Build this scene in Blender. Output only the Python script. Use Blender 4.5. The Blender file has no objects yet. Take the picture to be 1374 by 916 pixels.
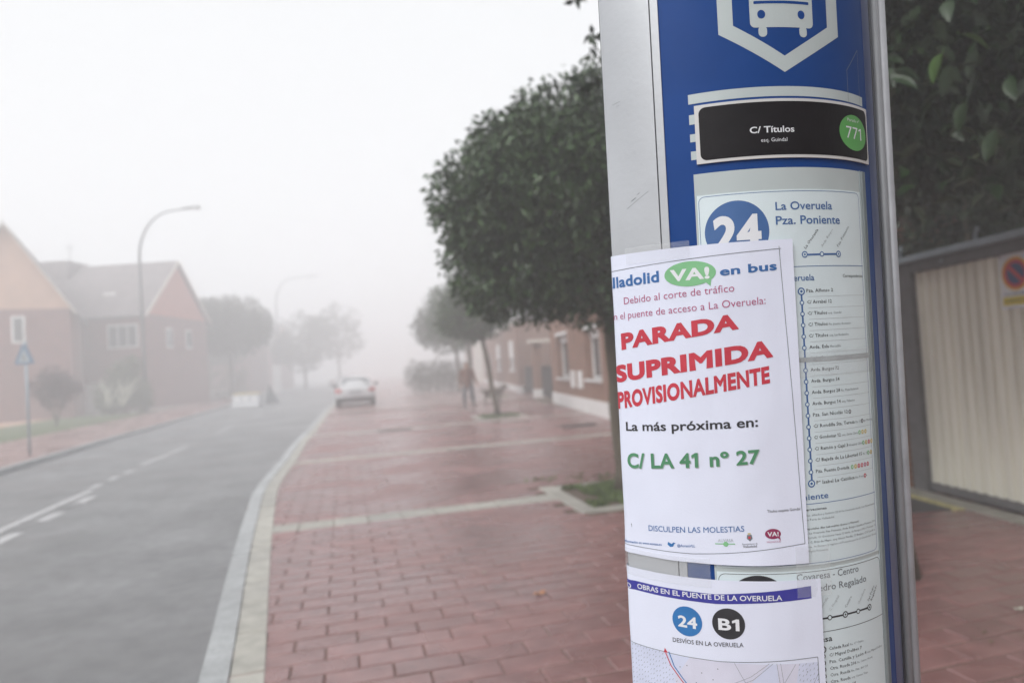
import bpy, bmesh, math, random
import numpy as np
from mathutils import Matrix, Vector, noise
from mathutils.geometry import delaunay_2d_cdt
R = math.radians
random.seed(7); rng = np.random.default_rng(7)
sc = bpy.context.scene
COL = sc.collection

# ------------------------------------------------------------------ camera, sky, sun, exposure
PITCH, ROLL = R(1.87), R(3.7)
cp, sp, cr, sr = math.cos(PITCH), math.sin(PITCH), math.cos(ROLL), math.sin(ROLL)
FWD = Vector((0, cp, sp)); UP0 = Vector((0, -sp, cp)); R0 = Vector((1, 0, 0))
RIGHT = cr * R0 - sr * UP0; UP = sr * R0 + cr * UP0
CAM = Vector((0, 0, 1.55))
cd = bpy.data.cameras.new('camera'); cam = bpy.data.objects.new('camera', cd); COL.objects.link(cam)
cd.sensor_width = 36; cd.lens = 24; cd.clip_start = .05; cd.clip_end = 3000
cam.matrix_world = Matrix(((RIGHT.x, UP.x, -FWD.x, CAM.x), (RIGHT.y, UP.y, -FWD.y, CAM.y), (RIGHT.z, UP.z, -FWD.z, CAM.z), (0, 0, 0, 1)))
cd.dof.use_dof = True; cd.dof.focus_distance = .97; cd.dof.aperture_fstop = 2.9; cd.dof.aperture_blades = 9
sc.camera = cam

w = bpy.data.worlds.new('World'); sc.world = w; w.use_nodes = True
nt = w.node_tree; nt.nodes.clear()
out = nt.nodes.new('ShaderNodeOutputWorld'); bg = nt.nodes.new('ShaderNodeBackground')
sky = nt.nodes.new('ShaderNodeTexSky'); sky.sky_type = 'NISHITA'; sky.sun_disc = False
sky.sun_elevation = R(43); sky.sun_rotation = R(217); sky.dust_density = 2; sky.air_density = 1.0; sky.ozone_density = 1
hs = nt.nodes.new('ShaderNodeHueSaturation'); hs.inputs['Saturation'].default_value = .12
nt.links.new(sky.outputs[0], hs.inputs['Color']); mxw = nt.nodes.new('ShaderNodeMixRGB'); mxw.inputs[0].default_value = .85; mxw.inputs[2].default_value = (3.75, 3.82, 3.88, 1)   # even overcast layer over the clear sky
nt.links.new(hs.outputs[0], mxw.inputs[1]); nt.links.new(mxw.outputs[0], bg.inputs[0]); nt.links.new(bg.outputs[0], out.inputs[0])
bg.inputs[1].default_value = .135
sl = bpy.data.lights.new('sun', 'SUN'); sl.energy = 1.5; sl.angle = R(40); sl.color = (1, .975, .94)
sun = bpy.data.objects.new('sun', sl); COL.objects.link(sun)
sun.rotation_euler = (R(90 - 43), 0, R(180 - 217))
sc.view_settings.view_transform = 'Standard'; sc.view_settings.look = 'None'; sc.view_settings.gamma = 1
sc.view_settings.use_curve_mapping = False
sc.view_settings.exposure = 1.04
sc.render.engine = 'CYCLES'
cy = sc.cycles
cy.use_denoising = True; cy.max_bounces = 10; cy.diffuse_bounces = 3; cy.glossy_bounces = 2; cy.transmission_bounces = 3
cy.transparent_max_bounces = 8; cy.volume_bounces = 6; cy.caustics_reflective = False; cy.caustics_refractive = False
cy.use_adaptive_sampling = True; cy.adaptive_threshold = .02

# ------------------------------------------------------------------ materials
def mat(name, col, rough=.6, var=.15, scale=8., bump=0., bscale=60., metal=0., spec=.5, detail=4., col2=None, coat=0., stretch=None):
    m = bpy.data.materials.new(name); m.use_nodes = True
    n = m.node_tree; b = n.nodes['Principled BSDF']
    tc = n.nodes.new('ShaderNodeTexCoord'); src = tc.outputs['Object']
    if stretch:
        mp = n.nodes.new('ShaderNodeMapping'); mp.inputs['Scale'].default_value = stretch
        n.links.new(src, mp.inputs[0]); src = mp.outputs[0]
    nz = n.nodes.new('ShaderNodeTexNoise'); nz.inputs['Scale'].default_value = scale; nz.inputs['Detail'].default_value = detail
    n.links.new(src, nz.inputs['Vector'])
    rp = n.nodes.new('ShaderNodeValToRGB')
    c2 = col2 or tuple(min(1, c * (1 + var)) for c in col)
    c1 = tuple(c * (1 - var) for c in col) if not col2 else col
    rp.color_ramp.elements[0].position = .32; rp.color_ramp.elements[1].position = .68
    rp.color_ramp.elements[0].color = (*c1, 1); rp.color_ramp.elements[1].color = (*c2, 1)
    n.links.new(nz.outputs['Fac'], rp.inputs[0]); n.links.new(rp.outputs[0], b.inputs['Base Color'])
    b.inputs['Roughness'].default_value = rough; b.inputs['Metallic'].default_value = metal
    b.inputs['Specular IOR Level'].default_value = spec; b.inputs['Coat Weight'].default_value = coat
    b.inputs['Coat Roughness'].default_value = .05
    if bump:
        n2 = n.nodes.new('ShaderNodeTexNoise'); n2.inputs['Scale'].default_value = bscale; n2.inputs['Detail'].default_value = 5
        n.links.new(src, n2.inputs['Vector'])
        bp = n.nodes.new('ShaderNodeBump'); bp.inputs['Strength'].default_value = bump; bp.inputs['Distance'].default_value = .01
        n.links.new(n2.outputs['Fac'], bp.inputs['Height']); n.links.new(bp.outputs[0], b.inputs['Normal'])
    return m

def per_object(m, lo=.8, hi=1.2):
    """tone that changes from one piece to the next"""
    n = m.node_tree; b = n.nodes['Principled BSDF']; old = b.inputs['Base Color'].links[0].from_socket
    oi = n.nodes.new('ShaderNodeAttribute'); oi.attribute_type = 'GEOMETRY'; oi.attribute_name = 'tone'
    inf = n.nodes.new('ShaderNodeObjectInfo')
    ad = n.nodes.new('ShaderNodeMath'); ad.operation = 'ADD'; fr = n.nodes.new('ShaderNodeMath'); fr.operation = 'FRACT'
    n.links.new(oi.outputs['Fac'], ad.inputs[0]); n.links.new(inf.outputs['Random'], ad.inputs[1]); n.links.new(ad.outputs[0], fr.inputs[0])
    mr = n.nodes.new('ShaderNodeMapRange'); mr.inputs['To Min'].default_value = lo; mr.inputs['To Max'].default_value = hi
    n.links.new(fr.outputs[0], mr.inputs['Value'])
    mx = n.nodes.new('ShaderNodeVectorMath'); mx.operation = 'SCALE'
    n.links.new(old, mx.inputs[0]); n.links.new(mr.outputs[0], mx.inputs['Scale']); n.links.new(mx.outputs[0], b.inputs['Base Color'])
    return m

def wet(m, lo, hi, scale=.9, dark=.85):
    """damp patches: smoother and a little darker where the paving is wet"""
    n = m.node_tree; b = n.nodes['Principled BSDF']; ge = n.nodes.new('ShaderNodeNewGeometry')
    nz = n.nodes.new('ShaderNodeTexNoise'); nz.inputs['Scale'].default_value = scale; nz.inputs['Detail'].default_value = 3; n.links.new(ge.outputs['Position'], nz.inputs['Vector'])
    rp = n.nodes.new('ShaderNodeMapRange'); rp.inputs['From Min'].default_value = .38; rp.inputs['From Max'].default_value = .62; n.links.new(nz.outputs[0], rp.inputs['Value'])
    rp.inputs['To Min'].default_value = lo; rp.inputs['To Max'].default_value = hi; n.links.new(rp.outputs[0], b.inputs['Roughness'])
    old = b.inputs['Base Color'].links[0].from_socket; r2 = n.nodes.new('ShaderNodeMapRange'); n.links.new(nz.outputs[0], r2.inputs['Value'])
    r2.inputs['From Min'].default_value = .35; r2.inputs['From Max'].default_value = .65; r2.inputs['To Min'].default_value = dark; r2.inputs['To Max'].default_value = 1.1
    n3 = n.nodes.new('ShaderNodeTexNoise'); n3.inputs['Scale'].default_value = 7; n3.inputs['Detail'].default_value = 8; n.links.new(ge.outputs['Position'], n3.inputs['Vector'])
    r3 = n.nodes.new('ShaderNodeMapRange'); n.links.new(n3.outputs[0], r3.inputs['Value']); r3.inputs['From Min'].default_value = .3; r3.inputs['From Max'].default_value = .7; r3.inputs['To Min'].default_value = .86; r3.inputs['To Max'].default_value = 1.12
    mu = n.nodes.new('ShaderNodeMath'); mu.operation = 'MULTIPLY'; n.links.new(r2.outputs[0], mu.inputs[0]); n.links.new(r3.outputs[0], mu.inputs[1])
    mx = n.nodes.new('ShaderNodeVectorMath'); mx.operation = 'SCALE'; n.links.new(old, mx.inputs[0]); n.links.new(mu.outputs[0], mx.inputs['Scale']); n.links.new(mx.outputs[0], b.inputs['Base Color'])
    return m

def brickmat(name, c1, c2, mortar, bw=.25, bh=.07, rough=.85):
    m = bpy.data.materials.new(name); m.use_nodes = True
    n = m.node_tree; b = n.nodes['Principled BSDF']
    tc = n.nodes.new('ShaderNodeTexCoord'); sx = n.nodes.new('ShaderNodeSeparateXYZ'); n.links.new(tc.outputs['Object'], sx.inputs[0])
    ad = n.nodes.new('ShaderNodeMath'); ad.operation = 'ADD'; n.links.new(sx.outputs[0], ad.inputs[0]); n.links.new(sx.outputs[1], ad.inputs[1])
    cx = n.nodes.new('ShaderNodeCombineXYZ'); n.links.new(ad.outputs[0], cx.inputs[0]); n.links.new(sx.outputs[2], cx.inputs[1])
    br = n.nodes.new('ShaderNodeTexBrick'); n.links.new(cx.outputs[0], br.inputs['Vector'])
    br.inputs['Scale'].default_value = 1; br.inputs['Brick Width'].default_value = bw; br.inputs['Row Height'].default_value = bh
    br.inputs['Mortar Size'].default_value = .006; br.inputs['Color1'].default_value = (*c1, 1); br.inputs['Color2'].default_value = (*c2, 1); br.inputs['Mortar'].default_value = (*mortar, 1)
    nz = n.nodes.new('ShaderNodeTexNoise'); nz.inputs['Scale'].default_value = 1.3; nz.inputs['Detail'].default_value = 5; n.links.new(cx.outputs[0], nz.inputs[0])
    mr = n.nodes.new('ShaderNodeMapRange'); mr.inputs['To Min'].default_value = .7; mr.inputs['To Max'].default_value = 1.3; n.links.new(nz.outputs[0], mr.inputs[0])
    mx = n.nodes.new('ShaderNodeVectorMath'); mx.operation = 'SCALE'; n.links.new(br.outputs[0], mx.inputs[0]); n.links.new(mr.outputs[0], mx.inputs['Scale'])
    n.links.new(mx.outputs[0], b.inputs['Base Color']); b.inputs['Roughness'].default_value = rough
    bp = n.nodes.new('ShaderNodeBump'); bp.inputs['Distance'].default_value = .006; bp.inputs['Strength'].default_value = .6; bp.invert = True
    n.links.new(br.outputs['Fac'], bp.inputs['Height']); n.links.new(bp.outputs[0], b.inputs['Normal'])
    return m

M = dict(
    asphalt=mat('asphalt', (.19, .192, .199), .46, .16, 1.1, .5, 260, detail=9),
    paint=mat('road_paint', (.42, .42, .43), .6, .25, 14, detail=8),
    paver=per_object(mat('red_paver', (.195, .088, .085), .34, .12, 5, .25, 90, spec=.9, col2=(.245, .125, .121)), .88, 1.1),
    joint=mat('paver_joint', (.13, .082, .072), .9, .3, 25, .3, 200, col2=(.11, .095, .065)),
    beige=per_object(mat('beige_tile', (.37, .36, .325), .45, .12, 8, .3, 90), .88, 1.1),
    kerb=per_object(mat('kerb_granite', (.36, .375, .385), .5, .12, 40, .25, 150), .9, 1.08),
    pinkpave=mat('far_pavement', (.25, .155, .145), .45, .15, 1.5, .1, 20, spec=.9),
    soil=mat('soil', (.05, .04, .025), .95, .4, 20, .6, 60),
    grass=mat('grass', (.06, .10, .025), .6, .4, 9, col2=(.12, .17, .045)),
    lawn=mat('lawn', (.06, .085, .03), .9, .3, 2, .5, 40, col2=(.09, .12, .045)),
    ground=mat('ground', (.16, .15, .13), .9, .2, .3, .3, 10),
    bark=mat('bark', (.075, .062, .045), .9, .35, 14, .8, 40, stretch=(1, 1, .25), col2=(.12, .105, .075)),
    alu=mat('brushed_aluminium', (.46, .48, .51), .42, .09, 4.5, .04, 120, metal=.3, spec=.4, detail=8),
    alu_rail=mat('rail_aluminium', (.26, .27, .29), .55, .08, 10, metal=.2, detail=6),
    alu_rim=mat('rail_rim', (.36, .37, .40), .5, .1, 20, .1, 90, metal=.15, detail=8),
    seam=mat('dark_seam', (.05, .055, .065), .6),
    grey=mat('grey_steel', (.16, .165, .18), .5, .1, 6, .05, 40),
    lamp=mat('lamp_steel', (.16, .17, .18), .5, .1, 3),
    white=mat('white_paint', (.74, .74, .74), .6, .05, 3, .1, 60),
    gate=mat('cream_sheet', (.82, .80, .70), .5, .09, 5, .05, 40, stretch=(1, 1, .12), detail=8),
    gateframe=mat('gate_frame', (.11, .108, .112), .6, .15, 8),
    gaterail=mat('galvanised_rail', (.33, .40, .45), .45, .1, 6),
    concrete=mat('concrete', (.30, .285, .25), .8, .15, 6, .3, 60),
    yellowline=mat('yellow_line', (.42, .38, .17), .7, .3, 20),
    iron=mat('cast_iron', (.05, .05, .052), .6, .2, 10, .2, 60),
    blackmetal=mat('black_gate', (.02, .021, .024), .5, .2, 5),
    slate=mat('roof_tile', (.17, .15, .155), .8, .2, 1.5, .4, 12),
    stucco=mat('orange_stucco', (.50, .32, .235), .9, .08, 1, .2, 30),
    redstucco=mat('red_stucco', (.42, .15, .11), .9, .08, 1, .2, 30),
    cream=mat('cream_stucco', (.62, .58, .52), .9, .06, 1, .2, 30),
    glass=mat('window_glass', (.06, .07, .08), .08, .05, 2, spec=.8),
    shutter=mat('brown_shutter', (.12, .07, .05), .6, .1, 3),
    carwhite=mat('car_paint', (.50, .51, .53), .25, .03, 2, coat=.8),
    carglass=mat('car_glass', (.10, .11, .12), .1, .05, 2, spec=.9),
    plastic=mat('dark_plastic', (.035, .036, .04), .55, .1, 10),
    tyre=mat('tyre_rubber', (.02, .02, .02), .85, .2, 20),
    rim=mat('wheel_rim', (.35, .36, .37), .35, .1, 5, metal=.7),
    redlight=mat('red_light_lens', (.35, .02, .02), .2, .1, 5),
    plastwhite=mat('white_plastic', (.75, .76, .78), .45, .04, 4),
    barrierwhite=mat('barrier_plastic', (.42, .43, .45), .6, .08, 4),
    yellow=mat('yellow_plastic', (.42, .33, .12), .6, .08, 5),
    signblue=mat('sign_blue', (.13, .20, .29), .45, .05, 4),
    signback=mat('sign_back', (.10, .11, .12), .5, .1, 4),
    skin=mat('skin', (.42, .25, .18), .6, .06, 20),
    hair=mat('hair', (.02, .016, .013), .6, .3, 60),
    jacket=mat('brown_jacket', (.13, .060, .040), .8, .15, 12, .3, 50),
    jeans=mat('grey_jeans', (.09, .10, .115), .85, .15, 30, .2, 200),
    shoe=mat('dark_shoe', (.02, .02, .022), .6),
    fur=mat('dog_fur', (.045, .038, .032), .85, .4, 12, .5, 80, col2=(.10, .075, .05)),
    leather=mat('leash_strap', (.05, .03, .02), .7),
    # printed inks and sheets on the totem
    blue=mat('totem_blue', (.010, .052, .215), .42, .10, 5, .012, 500, detail=8, spec=.12),
    blueframe=mat('totem_blue_edge', (.010, .032, .15), .3, .1, 5),
    pale=mat('pale_panel', (.47, .53, .54), .4, .05, 7, .01, 300, coat=.1),
    sheet=mat('route_sheet', (.66, .76, .80), .4, .03, 9, .01, 200, coat=.1),
    edge=mat('clear_sleeve_edge', (.17, .20, .22), .3, .1, 9),
    edge2=mat('sleeve_grey', (.30, .35, .37), .3, .1, 9),
    black=mat('black_plate', (.010, .009, .011), .45, .2, 12, .03, 200, spec=.2),
    platewhite=mat('plate_white', (.60, .60, .60), .45, .04, 12),
    green=mat('stop_number_green', (.10, .36, .09), .45, .05, 8),
    paper=mat('white_paper', (.71, .745, .88), .75, .02, 5, .05, 400, spec=.2),
    ink_w=mat('ink_white', (.72, .74, .78), .6, .03, 9),
    ink_k=mat('ink_black', (.025, .025, .03), .6, .1, 60),
    ink_g=mat('ink_grey', (.16, .18, .20), .6, .1, 60),
    ink_lg=mat('ink_light_grey', (.36, .40, .42), .6, .1, 60),
    ink_b=mat('ink_blue', (.03, .13, .36), .6, .06, 30),
    ink_rb=mat('ink_route_blue', (.05, .13, .33), .5, .06, 30),
    ink_sky=mat('ink_circle_blue', (.025, .16, .42), .6, .06, 30),
    ink_band=mat('ink_band_blue', (.04, .04, .30), .6, .08, 30),
    ink_r=mat('ink_red', (.52, .035, .06), .6, .06, 30),
    ink_m=mat('ink_magenta', (.42, .08, .19), .6, .06, 30),
    ink_gr=mat('ink_green', (.07, .24, .12), .6, .06, 30),
    ink_va=mat('ink_bubble_green', (.20, .48, .24), .6, .05, 30),
    ink_wine=mat('ink_wine', (.28, .03, .10), .6, .06, 30),
    ink_y=mat('ink_yellow', (.55, .42, .06), .6, .06, 30),
    ink_map=mat('ink_map_tint', (.60, .64, .80), .7, .04, 30),
    ink_map2=mat('ink_map_pink', (.63, .63, .75), .7, .04, 30),
    ink_o=mat('sign_orange_ring', (.70, .36, .03), .5, .04, 20),
    ink_yel=mat('sign_yellow', (.68, .55, .04), .5, .04, 20),
    ink_navy=mat('sign_navy', (.02, .04, .15), .5, .04, 20),
    leafmat=mat('leaf_green', (.020, .046, .014), .42, .3, 2.5, spec=.4, col2=(.044, .084, .026)),
    laurel=mat('laurel_leaf', (.010, .020, .009), .45, .3, 2.5, spec=.22, col2=(.020, .034, .014)),
    leafnear=mat('glossy_dark_leaf', (.012, .027, .010), .38, .3, 6, spec=.45, col2=(.024, .048, .017)),
    leaffar=mat('leaf_dark_green', (.03, .045, .022), .55, .3, 1.5, col2=(.055, .072, .035)),
    leafnew=mat('leaf_fresh_green', (.07, .14, .035), .4, .2, 4, spec=.5),
    berry=mat('pink_flower', (.55, .22, .18), .6, .2, 30),
    purple=mat('purple_foliage', (.08, .04, .05), .7, .3, 2),
    olive=mat('grey_green_foliage', (.09, .11, .06), .7, .3, 2),
    pampas=mat('pale_plume', (.45, .45, .38), .8, .1, 3),
    fallen=mat('fallen_leaf', (.45, .20, .09), .6, .2, 30),
)
for k_, a_, b_ in (('paver', .10, .40), ('pinkpave', .2, .42), ('asphalt', .34, .62), ('beige', .35, .6), ('kerb', .35, .6)): wet(M[k_], a_, b_, .9 if k_ != 'asphalt' else .35)
M['brick'] = brickmat('facade_brick', (.25, .12, .08), (.19, .09, .062), (.28, .22, .17))
M['brickdark'] = brickmat('purple_brick', (.17, .075, .06), (.14, .06, .052), (.19, .14, .12))
M['brickleft'] = brickmat('wine_brick', (.20, .075, .07), (.16, .06, .058), (.22, .15, .14))
def tapemat():
    m = bpy.data.materials.new('clear_tape'); m.use_nodes = True; b = m.node_tree.nodes['Principled BSDF']
    b.inputs['Base Color'].default_value = (.9, .92, .95, 1); b.inputs['Alpha'].default_value = .09; b.inputs['Roughness'].default_value = .2
    n = m.node_tree; nz = n.nodes.new('ShaderNodeTexNoise'); nz.inputs['Scale'].default_value = 60
    bp = n.nodes.new('ShaderNodeBump'); bp.inputs['Strength'].default_value = .5; bp.inputs['Distance'].default_value = .003
    n.links.new(nz.outputs[0], bp.inputs['Height']); n.links.new(bp.outputs[0], b.inputs['Normal'])
    return m
M['tape'] = tapemat()

# ------------------------------------------------------------------ object helpers
def prop(o, label=None, cat=None, group=None, kind=None):
    if label: o['label'] = label
    if cat: o['category'] = cat
    if group: o['group'] = group
    if kind: o['kind'] = kind
    return o
def empty(name, loc=(0, 0, 0), rz=0, label=None, cat=None, group=None, mw=None):
    o = bpy.data.objects.new(name, None); COL.objects.link(o); o.empty_display_size = .1
    if mw is not None: o.matrix_world = mw
    else: o.location = loc; o.rotation_euler = (0, 0, rz)
    return prop(o, label, cat, group)
def link(name, me, parent=None):
    o = bpy.data.objects.new(name, me); COL.objects.link(o)
    if parent: o.parent = parent
    return o
def copy_tree(o, parent=None):
    c = o.copy(); COL.objects.link(c)
    if parent: c.parent = parent; c.matrix_parent_inverse = o.matrix_parent_inverse
    for ch in [x for x in KIDS.get(o.name, [])]: copy_tree(ch, c)
    return c
KIDS = {}
def snapshot_kids():
    KIDS.clear()
    for o in bpy.data.objects:
        if o.parent: KIDS.setdefault(o.parent.name, []).append(o)

class MB:
    def __init__(s): s.v = []; s.f = []; s.m = []; s.mi = 0; s.mats = []
    def use(s, m):
        if m not in s.mats: s.mats.append(m)
        s.mi = s.mats.index(m); return s
    def add(s, vs, fs):
        b = len(s.v); s.v += [tuple(v) for v in vs]; s.f += [tuple(i + b for i in f) for f in fs]; s.m += [s.mi] * len(fs); return s
    def box(s, x0, x1, y0, y1, z0, z1):
        return s.add([(x0, y0, z0), (x1, y0, z0), (x1, y1, z0), (x0, y1, z0), (x0, y0, z1), (x1, y0, z1), (x1, y1, z1), (x0, y1, z1)],
                     [(0, 3, 2, 1), (4, 5, 6, 7), (0, 1, 5, 4), (1, 2, 6, 5), (2, 3, 7, 6), (3, 0, 4, 7)])
    def prism(s, poly, z0, z1):
        n = len(poly)
        return s.add([(*p, z0) for p in poly] + [(*p, z1) for p in poly],
                     [tuple(range(n))[::-1], tuple(range(n, 2 * n))] + [(i, (i + 1) % n, n + (i + 1) % n, n + i) for i in range(n)])
    def xprism(s, poly, x0, x1):       # poly in (y, z)
        n = len(poly)
        return s.add([(x0, *p) for p in poly] + [(x1, *p) for p in poly],
                     [tuple(range(n)), tuple(range(n, 2 * n))[::-1]] + [(i, n + i, n + (i + 1) % n, (i + 1) % n) for i in range(n)])
    def yprism(s, poly, y0, y1):       # poly in (x, z)
        n = len(poly)
        return s.add([(p[0], y0, p[1]) for p in poly] + [(p[0], y1, p[1]) for p in poly],
                     [tuple(range(n)), tuple(range(n, 2 * n))[::-1]] + [(i, n + i, n + (i + 1) % n, (i + 1) % n) for i in range(n)])
    def tube(s, pts, rad, seg=10, caps=True):
        pts = [Vector(p) for p in pts]; n = len(pts)
        if not hasattr(rad, '__len__'): rad = [rad] * n
        ref = None; rings = []
        for i, p in enumerate(pts):
            d = (pts[min(i + 1, n - 1)] - pts[max(i - 1, 0)]).normalized()
            if ref is None: ref = Vector((1, 0, 0)) if abs(d.x) < .8 else Vector((0, 1, 0))
            u = (ref - d * ref.dot(d)).normalized(); v = d.cross(u); ref = u
            rings += [p + (u * math.cos(2 * math.pi * k / seg) + v * math.sin(2 * math.pi * k / seg)) * rad[i] for k in range(seg)]
        fs = [(i * seg + k, i * seg + (k + 1) % seg, (i + 1) * seg + (k + 1) % seg, (i + 1) * seg + k) for i in range(n - 1) for k in range(seg)]
        if caps: fs += [tuple(range(seg))[::-1], tuple(range((n - 1) * seg, n * seg))]
        return s.add(rings, fs)
    def ball(s, c, r, seg=10, rings=7):
        if not hasattr(r, '__len__'): r = (r, r, r)
        vs = []; fs = []
        for i in range(rings + 1):
            a = math.pi * i / rings
            for k in range(seg):
                b = 2 * math.pi * k / seg
                vs.append((c[0] + r[0] * math.sin(a) * math.cos(b), c[1] + r[1] * math.sin(a) * math.sin(b), c[2] + r[2] * math.cos(a)))
        for i in range(rings):
            for k in range(seg): fs.append((i * seg + k, (i + 1) * seg + k, (i + 1) * seg + (k + 1) % seg, i * seg + (k + 1) % seg))
        return s.add(vs, fs)
    def mesh(s, name, m=None, smooth=False):
        me = bpy.data.meshes.new(name); me.from_pydata(s.v, [], s.f)
        for q in ([m] if m else s.mats): me.materials.append(q)
        if not m: me.polygons.foreach_set('material_index', s.m)
        if smooth: me.polygons.foreach_set('use_smooth', [True] * len(s.f))
        me.update(); return me
    def build(s, name, m=None, parent=None, smooth=False, **kw):
        return prop(link(name, s.mesh(name, m, smooth), parent), **kw)
def clean(o):
    bm = bmesh.new(); bm.from_mesh(o.data); bmesh.ops.remove_doubles(bm, verts=bm.verts, dist=1e-5)
    bmesh.ops.recalc_face_normals(bm, faces=bm.faces); bm.to_mesh(o.data); bm.free(); return o
def bev(o, w=.01, seg=2):
    bm = bmesh.new(); bm.from_mesh(o.data); bmesh.ops.remove_doubles(bm, verts=bm.verts, dist=1e-5)
    bmesh.ops.bevel(bm, geom=bm.edges[:] + bm.verts[:], offset=w, segments=seg, affect='EDGES', clamp_overlap=True)
    bm.to_mesh(o.data); bm.free(); return o

# ------------------------------------------------------------------ ground, road, pavements
ZR = -.12
MB().box(-420, 420, -60, 700, -1.0, -.16).build('ground', M['ground'], kind='structure')
RE = [(7.0, -24), (1.55, -6), (-.5, 0), (-1.2, 2.0), (-1.74, 3.6), (-2.14, 4.76), (-2.60, 6.1), (-3.26, 8.1), (-3.86, 10.03), (-4.52, 12.9), (-5.36, 16.3), (-6.3, 20.6), (-8.61, 30.6), (-14.2, 55), (-27, 105), (-60, 230)]
LE = [(1, -24), (-3.6, -6), (-6.2, 0), (-8.3, 6), (-11.0, 14.3), (-12.2, 18.6), (-13.3, 22.6), (-15.3, 30.4), (-20.6, 50), (-36.4, 105), (-75, 230)]
def resample(P, step):
    o = [Vector(P[0])]; 
    # catmull-rom then walk
    D = []
    Q = [Vector(p) for p in P]; Q = [2 * Q[0] - Q[1]] + Q + [2 * Q[-1] - Q[-2]]
    for i in range(1, len(Q) - 2):
        n = max(4, int((Q[i + 1] - Q[i]).length / .2))
        for k in range(n):
            t = k / n; a, b, c, d = Q[i - 1], Q[i], Q[i + 1], Q[i + 2]
            D.append(.5 * ((2 * b) + (c - a) * t + (2 * a - 5 * b + 4 * c - d) * t * t + (3 * b - a - 3 * c + d) * t ** 3))
    acc = 0; res = [D[0]]
    for i in range(1, len(D)):
        acc += (D[i] - D[i - 1]).length
        if acc >= step: res.append(D[i]); acc = 0
    return res
def offset(P, d):
    o = []
    for i, p in enumerate(P):
        t = (P[min(i + 1, len(P) - 1)] - P[max(i - 1, 0)]).normalized(); o.append(p + Vector((t.y, -t.x)) * d)
    return o
RS = resample(RE, 1.0); LS = resample(LE, 1.0)
def ribbon(Pa, Pb, z, name, m, thick=0, **kw):
    n = min(len(Pa), len(Pb)); mb = MB()
    vs = [(*Pa[i], z) for i in range(n)] + [(*Pb[i], z) for i in range(n)]
    fs = [(i, n + i, n + i + 1, i + 1) for i in range(n - 1)]
    if thick:
        vs += [(*Pa[i], z - thick) for i in range(n)] + [(*Pb[i], z - thick) for i in range(n)]
        fs += [(i, i + 1, 2 * n + i + 1, 2 * n + i) for i in range(n - 1)] + [(n + i + 1, n + i, 3 * n + i, 3 * n + i + 1) for i in range(n - 1)]
    mb.add(vs, fs); return mb.build(name, m, **kw)
nn = min(len(RS), len(LS))
ribbon(offset(LS, -.12), offset(RS, .10), ZR, 'road', M['asphalt'], kind='structure')
# road markings, each its own sheet on the road
marks = empty('road_markings', (0, 0, ZR)); prop(marks, 'worn white line and dashes painted on the grey road', None, kind='structure')
A = Vector((.970, .2425)); D = Vector((-.2425, .970))
def paintstrip(x0, y0, x1, y1, wd, name='line'):
    d = (Vector((x1, y1)) - Vector((x0, y0))).normalized(); n_ = Vector((d.y, -d.x)) * wd / 2
    p, q = Vector((x0, y0)), Vector((x1, y1))
    MB().add([(*(p - n_), .004), (*(p + n_), .004), (*(q + n_), .004), (*(q - n_), .004)], [(0, 1, 2, 3)]).build(name, M['paint'], marks)
paintstrip(-3.6, -4, -7.25, 11.6, .13)
for k in range(-6, 3):
    c = Vector((-6.10, 8.1)) + D * (.0 + k * 1.28); paintstrip(*(c - D * .30), *(c + D * .30), .16, 'dash')
for p in ((-7.45, 12.05), (-7.66, 12.93), (-7.86, 13.80)):
    c = Vector(p); paintstrip(*(c - D * .24), *(c + D * .24), .14, 'dash')
paintstrip(-8.17, 14.8, -9.05, 18.8, .13)
for y in (22.5, 31, 40, 50): c = Vector((-9.05 - (y - 18.8) * .235, y)); paintstrip(*c, *(c + D * 3.5), .13)

# pavement on the right: bed, brick pavers, beige bands, kerb
FY = 28.0
bed = ribbon(offset(RS, .20), [Vector((p.x + 13, p.y + 3)) for p in RS], -.0085, 'pavement', M['joint'], thick=.15, kind='structure')
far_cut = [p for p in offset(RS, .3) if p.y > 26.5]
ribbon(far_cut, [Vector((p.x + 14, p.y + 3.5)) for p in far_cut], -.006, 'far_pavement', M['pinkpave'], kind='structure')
def inner_x(y):      # pavement side of the kerb line at depth y
    for i in range(len(RS) - 1):
        if RS[i].y <= y <= RS[i + 1].y:
            t = (y - RS[i].y) / (RS[i + 1].y - RS[i].y); return RS[i].x + t * (RS[i + 1].x - RS[i].x)
    return RS[0].x
BL, BWd, g = .355, .18, .007
def brickmesh(l, w_, name, m, h=.06, c=.006):
    b = MB(); x, y = l / 2, w_ / 2
    b.add([(-x, -y, -h), (x, -y, -h), (x, y, -h), (-x, y, -h), (-x, -y, -c), (x, -y, -c), (x, y, -c), (-x, y, -c),
           (-x + c, -y + c, 0), (x - c, -y + c, 0), (x - c, y - c, 0), (-x + c, y - c, 0)],
          [(0, 1, 5, 4), (1, 2, 6, 5), (2, 3, 7, 6), (3, 0, 4, 7), (4, 5, 9, 8), (5, 6, 10, 9), (6, 7, 11, 10), (7, 4, 8, 11), (8, 9, 10, 11)])
    return b.mesh(name, m)
brick_me = brickmesh(BL - .005, BWd - .014, 'paver', M['paver'], c=.007)
tile_me = brickmesh(BL - g, 2 * BWd - g, 'tile', M['beige'])
BANDS = [7.30 + 5.58 * k for k in range(-2, 9)]
bands_r = [round(b / BWd) for b in BANDS]            # row index of each band's first course
PLANTS = [(2.26, 3.86, 6.57, 8.17), (3.74, 5.24, 19.5, 21.0), (6.4, 7.8, 31.5, 32.9)]
rz = math.atan2(A.y, A.x)
bricks = []; tiles = []
def fac_x(y): return 4.17 if y < 6 else (4.17 - (y - 6) * .09 if y < 7 else 4.08 - (y - 7) * .168)
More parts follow.
